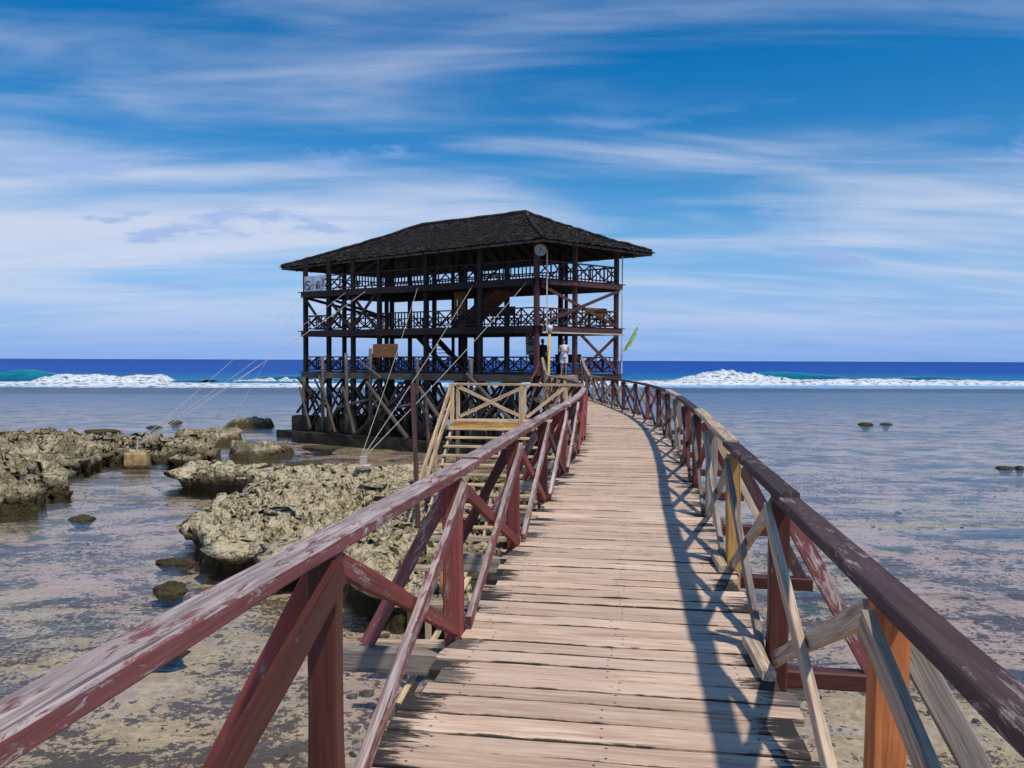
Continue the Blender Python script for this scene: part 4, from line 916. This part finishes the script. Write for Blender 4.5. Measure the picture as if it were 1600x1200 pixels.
t.set(p.inputs['Base Color'], t.mix(t.ramp(wv_, 0.50, 0.54), (0.16, 0.18, 0.19), (0.02, 0.022, 0.025))); p.inputs['Roughness'].default_value = 0.7
q.build('banner_cloth', m, fb)
q = MB(); q.tube([C0 + dL * 0.35 + Vector((0, 0, z)) for z in (0.0, 1.0, 2.0)], 0.02, 6); q.build('banner_pole', W['trim'], fb)
# green flag
fg = thing('flag', 'bright green flag on a thin leaning pole at the right of the tower', 'flag', (5.55, 41.3, 4.6))
GREEN = plain('green_cloth', (0.36, 0.62, 0.12), 0.7, 6, 0.25); p0 = Vector((5.50, 41.0, 4.55)); p1 = Vector((6.52, 41.0, 6.35)); ax_ = (p1 - p0)
q = MB(); q.tube([p0 - ax_ * .1, p0 + ax_ * .5, p1], [0.018, 0.015, 0.01], 6); q.build('flag_pole', W['trim'], fg)
q = MB(); sd_ = Vector((ax_.z, 0, -ax_.x)).normalized(); nn = 12
for k in range(nn + 1):
    f = k / nn; ce = p0.lerp(p1, 0.20 + 0.68 * f); wd_ = 0.03 + 0.17 * math.sin(math.pi * (0.08 + 0.86 * f)) ** 0.8 + 0.03 * math.sin(k * 2.3)
    for s_ in (0, .34, .67, 1.0):
        v = ce + sd_ * wd_ * s_ + Vector((0, 0.09 * math.sin(4 * s_ + 5 * f), 0)); q.v.append(tuple(v))
nv = len(q.v); q.v += [(x, y + .012, z) for x, y, z in q.v]
for k in range(nn):
    for s_ in range(3):
        i = 4 * k + s_; q.f.append((i, i + 1, i + 5, i + 4)); q.f.append((nv + i + 4, nv + i + 5, nv + i + 1, nv + i))
for k in range(nn):
    for s_ in (0, 3): i = 4 * k + s_; q.f.append((i, i + 4, nv + i + 4, nv + i))
q.build('flag_cloth', GREEN, fg, None, True)
# lamp post
lp = thing('lamp_post', 'yellow lamp post with white globe at the boardwalk end', 'lamp post', (1.60, 34.6, 0))
YEL = plain('yellow_paint', (0.72, 0.46, 0.04), 0.5, 5, 0.2)
pole(lp, 'pole', (1.50, 34.6, 0.0), (1.62, 34.6, 5.62), 0.06, 0.055, YEL, 12)
q = MB(); q.ball((1.625, 34.6, 5.80), 0.135, 0.135, 0.13, 16, 10); q.build('globe', plain('milk_glass', (0.75, 0.75, 0.73), 0.3, 4, 0.05), lp, None, True)
pole(lp, 'globe_collar', (1.62, 34.6, 5.60), (1.622, 34.6, 5.70), 0.09, 0.10, plain('grey_metal', (0.25, 0.25, 0.25), 0.5), 12)
# guy ropes and their anchors
ROPE = plain('pale_rope', (0.58, 0.55, 0.48), 0.8, 30, 0.3)
AN1 = Vector((-15.25, 32.4, 0.98)); AN2 = Vector((-4.95, 26.6, 1.22))
def rope(p0, p1, label, r=0.009, sag=0.12):
    n = 18; p0 = Vector(p0); p1 = Vector(p1)
    q = MB(); q.tube([p0.lerp(p1, k / n) - Vector((0, 0, sag * 4 * (k / n) * (1 - k / n))) for k in range(n + 1)], r, 6)
    tag(q.build('guy_rope', ROPE), label, 'rope', 'guy ropes of the tower')
fz = FL[2] - 0.15
rope(AN1, tp(1.005, -0.02, fz - .1) + NF * .1, 'outermost left guy rope from the orange block to the tower corner')
rope(AN1 + Vector((.05, .1, 0)), tp(0.78, 0, fz) + NF * .2, 'middle left guy rope rising from the orange block')
rope(AN1 + Vector((.1, 0, -.03)), tp(0.685, 0, fz) + NF * .2, 'innermost left guy rope rising from the orange block', 0.012)
rope((-16.6, 36.5, 0.7), tp(1.005, -0.02, FL[1] - .2) + NF * .1, 'thin guy rope from the left shelf to the tower middle floor', 0.007)
rope((-14.8, 41.5, 0.9), tp(0.995, -0.02, fz) + NF * .12, 'thin guy rope from the rock mound to the tower corner', 0.007)
rope(AN2 + Vector((-.06, 0, 0)), tp(0.455, 0, fz) + NF * .2, 'steep left one of three guy ropes from the white anchor')
rope(AN2 + Vector((.02, 0, 0)), tp(0.228, 0, fz) + NF * .2, 'middle one of three guy ropes from the white anchor', 0.011)
rope(AN2 + Vector((.08, 0, -.02)), tp(0.026, 0, fz) + NF * .2, 'lowest right one of three guy ropes from the white anchor', 0.011)
an = thing('rope_anchor', 'orange stained concrete block holding the left guy ropes', 'anchor block', (AN1.x, AN1.y, 0.3), 'concrete rope anchors')
put('block', *beam_mesh(0.85, 0.6, 0.55, 3, 0.02, 0.05), plain('stained_concrete', (0.50, 0.33, 0.14), 0.85, 3, 0.5, bumpd=0.02), an, Matrix.Translation((AN1.x, AN1.y, 0.33)) @ Matrix.Rotation(0.15, 4, 'Z'))
pole(an, 'anchor_rod', (AN1.x, AN1.y, 0.5), (AN1.x + .03, AN1.y, 1.02), 0.035, 0.035, ROPE, 8)
an = thing('rope_anchor', 'small white anchor block on the large flat rock', 'anchor block', (AN2.x, AN2.y, 0.8), 'concrete rope anchors')
WCON = plain('white_concrete', (0.52, 0.46, 0.38), 0.85, 4, 0.3, bumpd=0.02)
put('block', *beam_mesh(0.22, 0.2, 0.34, 2, 0.01, 0.03), WCON, an, Matrix.Translation((AN2.x, AN2.y, 1.02))); put('base_pad', *beam_mesh(0.5, 0.36, 0.14, 3, 0.02, 0.03), WCON, an, Matrix.Translation((AN2.x, AN2.y, 0.84)))

# ------------------------------------------------------------------ people
SKIN = plain('skin', (0.42, 0.235, 0.155), 0.55, 6, 0.12); HAIR = plain('hair', (0.012, 0.009, 0.008), 0.6)
SHIRT = plain('white_shirt', (0.74, 0.72, 0.74), 0.8, 9, 0.12); SHORTS = plain('white_shorts', (0.66, 0.66, 0.72), 0.8, 9, 0.12)
EYE = plain('eye_dark', (0.02, 0.015, 0.012), 0.3)
def person(label, loc, rz, pose, shirt, shorts, skin=SKIN, group=None):
    M = Matrix.Translation(loc) @ Matrix.Rotation(rz, 4, 'Z')
    root = bpy.data.objects.new('person', None); COL.objects.link(root); place(root, None, M); tag(root, label, 'person', group)
    sit = pose == 'sit'; hz = 0.0
    hip = 0.50 if sit else 0.92                              # local: faces -Y, x to its left
    V_ = lambda x, y, z: Vector((x, y, z))
    B = MB(); S = MB(); T = MB()
    ch = hip + 0.36; sh = hip + 0.50; nk = hip + 0.56; hd = hip + 0.69
    B.ball((0, 0, hip), .165, .115, .13); B.tube([V_(0, 0, hip), V_(0, -.005, hip + .18), V_(0, -.005, ch), V_(0, 0, sh - .02), V_(0, 0, nk)], [.15, .135, .155, .12, .055], 12)
    B.tube([V_(0, 0, nk - .04), V_(0, -.012, hd - .06)], [.058, .052], 10)
    B.ball((0, -.015, hd + .01), .076, .096, .118, 14, 10); B.ball((0, -.045, hd - .065), .055, .062, .055); B.ball((0, -.112, hd - .012), .014, .02, .026, 8, 6)
    for s_ in (-1, 1): B.ball((s_ * .078, 0, hd), .012, .022, .032, 8, 6)
    S.tube([V_(0, 0, hip - .08), V_(0, -.005, hip + .15), V_(0, -.008, ch), V_(0, 0, sh - .01), V_(0, 0, nk - .01)], [.185, .162, .176, .145, .075], 14)
    T.tube([V_(0, 0, hip + .10), V_(0, 0, hip - .06)], [.165, .19], 14)
    for s_ in (-1, 1):
        shp = V_(s_ * .185, 0, sh - .04)
        S.ball(shp - V_(s_ * .03, 0, 0), .075, .08, .08)
        if pose == 'hold': el = V_(s_ * .27, .03, sh - .31); wr = V_(s_ * .075, -.20, sh - .27)
        elif sit: el = V_(s_ * .25, -.05, sh - .30); wr = V_(s_ * .15, -.30, hip + .10)
        else: el = V_(s_ * .24, .03, sh - .31); wr = V_(s_ * .24, -.05, sh - .56)
        B.tube([V_(s_ * .12, 0, sh - .02), shp, shp.lerp(el, .45), el], [.06, .058, .05, .041], 10); B.tube([el, el.lerp(wr, .3), wr], [.042, .043, .028], 10)
        hdv = (wr - el).normalized(); sd2 = hdv.cross(V_(0, 0, 1)).normalized(); up2 = sd2.cross(hdv)
        pc = wr + hdv * .05; B.tube([wr, pc, wr + hdv * .09], [.027, .036, .032], 8)
        for fi_, fl in enumerate((.062, .074, .068, .052)):
            o_ = sd2 * (fi_ - 1.5) * .019; k0 = wr + hdv * .085 + o_; k1 = k0 + hdv * fl * .5 - up2 * .008; k2_ = k1 + hdv * fl * .35 - up2 * .025
            B.tube([k0 - hdv * .02, k0, k1, k2_], [.010, .0098, .009, .007], 6)
        th0 = wr + hdv * .03 - sd2 * s_ * .03; B.tube([wr + hdv * .02, th0, th0 + hdv * .04 - sd2 * s_ * .02], [.014, .012, .009], 6)
        hj = V_(s_ * .095, 0, hip - .03)
        if sit: kn = V_(s_ * .13, -.44, hip - .0); an_ = V_(s_ * .13, -.42, .08)
        else: kn = V_(s_ * .105, -.015, .50); an_ = V_(s_ * .11 + (.0), .02, .08)
        B.tube([hj, hj.lerp(kn, .4), kn], [.095, .085, .056], 12); B.tube([kn, kn.lerp(an_, .32), an_], [.056, .058, .036], 12)
        B.tube([an_ + V_(0, .04, -.03), an_ + V_(0, -.05, -.04), an_ + V_(s_ * .02, -.17, -.055)], [.038, .042, .028], 8)
        mid = hj.lerp(kn, .86); T.tube([hj + V_(0, 0, .06), hj.lerp(kn, .5), mid], [.112, .112, .105], 12)
    def fin(mb, nm, mt, vox):
        o = mb.build(nm, mt, root, M, True); rm = o.modifiers.new('remesh', 'REMESH'); rm.mode = 'VOXEL'; rm.voxel_size = vox; rm.use_smooth_shade = True
        sm = o.modifiers.new('smooth', 'SMOOTH'); sm.iterations = 2; sm.factor = 0.4; return o
    fin(B, 'body', skin, 0.0085); fin(S, 'shirt', shirt, 0.013); fin(T, 'shorts' if shorts is SHORTS else 'trousers', shorts, 0.013)
    H = MB(); H.ball((0, .008, hd + .045), .084, .102, .098, 16, 10); H.ball((0, .05, hd + .0), .076, .07, .09, 14, 8); fin(H, 'hair', HAIR, 0.011)
    for s_ in (-1, 1): e = MB(); e.ball((s_ * .03, -.104, hd + .012), .012, .008, .007, 8, 6); e.build('eye', EYE, root, M)
    q_ = MB(); q_.ball((0, -.103, hd - .062), .024, .008, .006, 8, 6); q_.build('mouth', plain('lips', (0.25, 0.09, 0.07), 0.5), root, M)
    return root
person('person in white sleeveless shirt and white shorts standing at the tower entrance', tp(-0.005, 0.30, FL[0]) + NR * 0.05, R(-4), 'hold', SHIRT, SHORTS)
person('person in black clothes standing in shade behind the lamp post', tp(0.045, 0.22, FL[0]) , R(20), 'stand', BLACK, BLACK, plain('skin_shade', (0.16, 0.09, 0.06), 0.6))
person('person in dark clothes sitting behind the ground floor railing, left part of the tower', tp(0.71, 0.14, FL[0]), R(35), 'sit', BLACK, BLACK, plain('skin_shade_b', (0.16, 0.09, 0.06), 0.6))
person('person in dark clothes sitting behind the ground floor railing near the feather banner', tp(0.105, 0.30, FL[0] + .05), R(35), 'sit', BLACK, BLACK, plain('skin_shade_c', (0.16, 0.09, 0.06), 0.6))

sc.render.engine = 'CYCLES'
sc.cycles.max_bounces = 5; sc.cycles.diffuse_bounces = 2; sc.cycles.glossy_bounces = 2; sc.cycles.transmission_bounces = 2; sc.cycles.transparent_max_bounces = 8
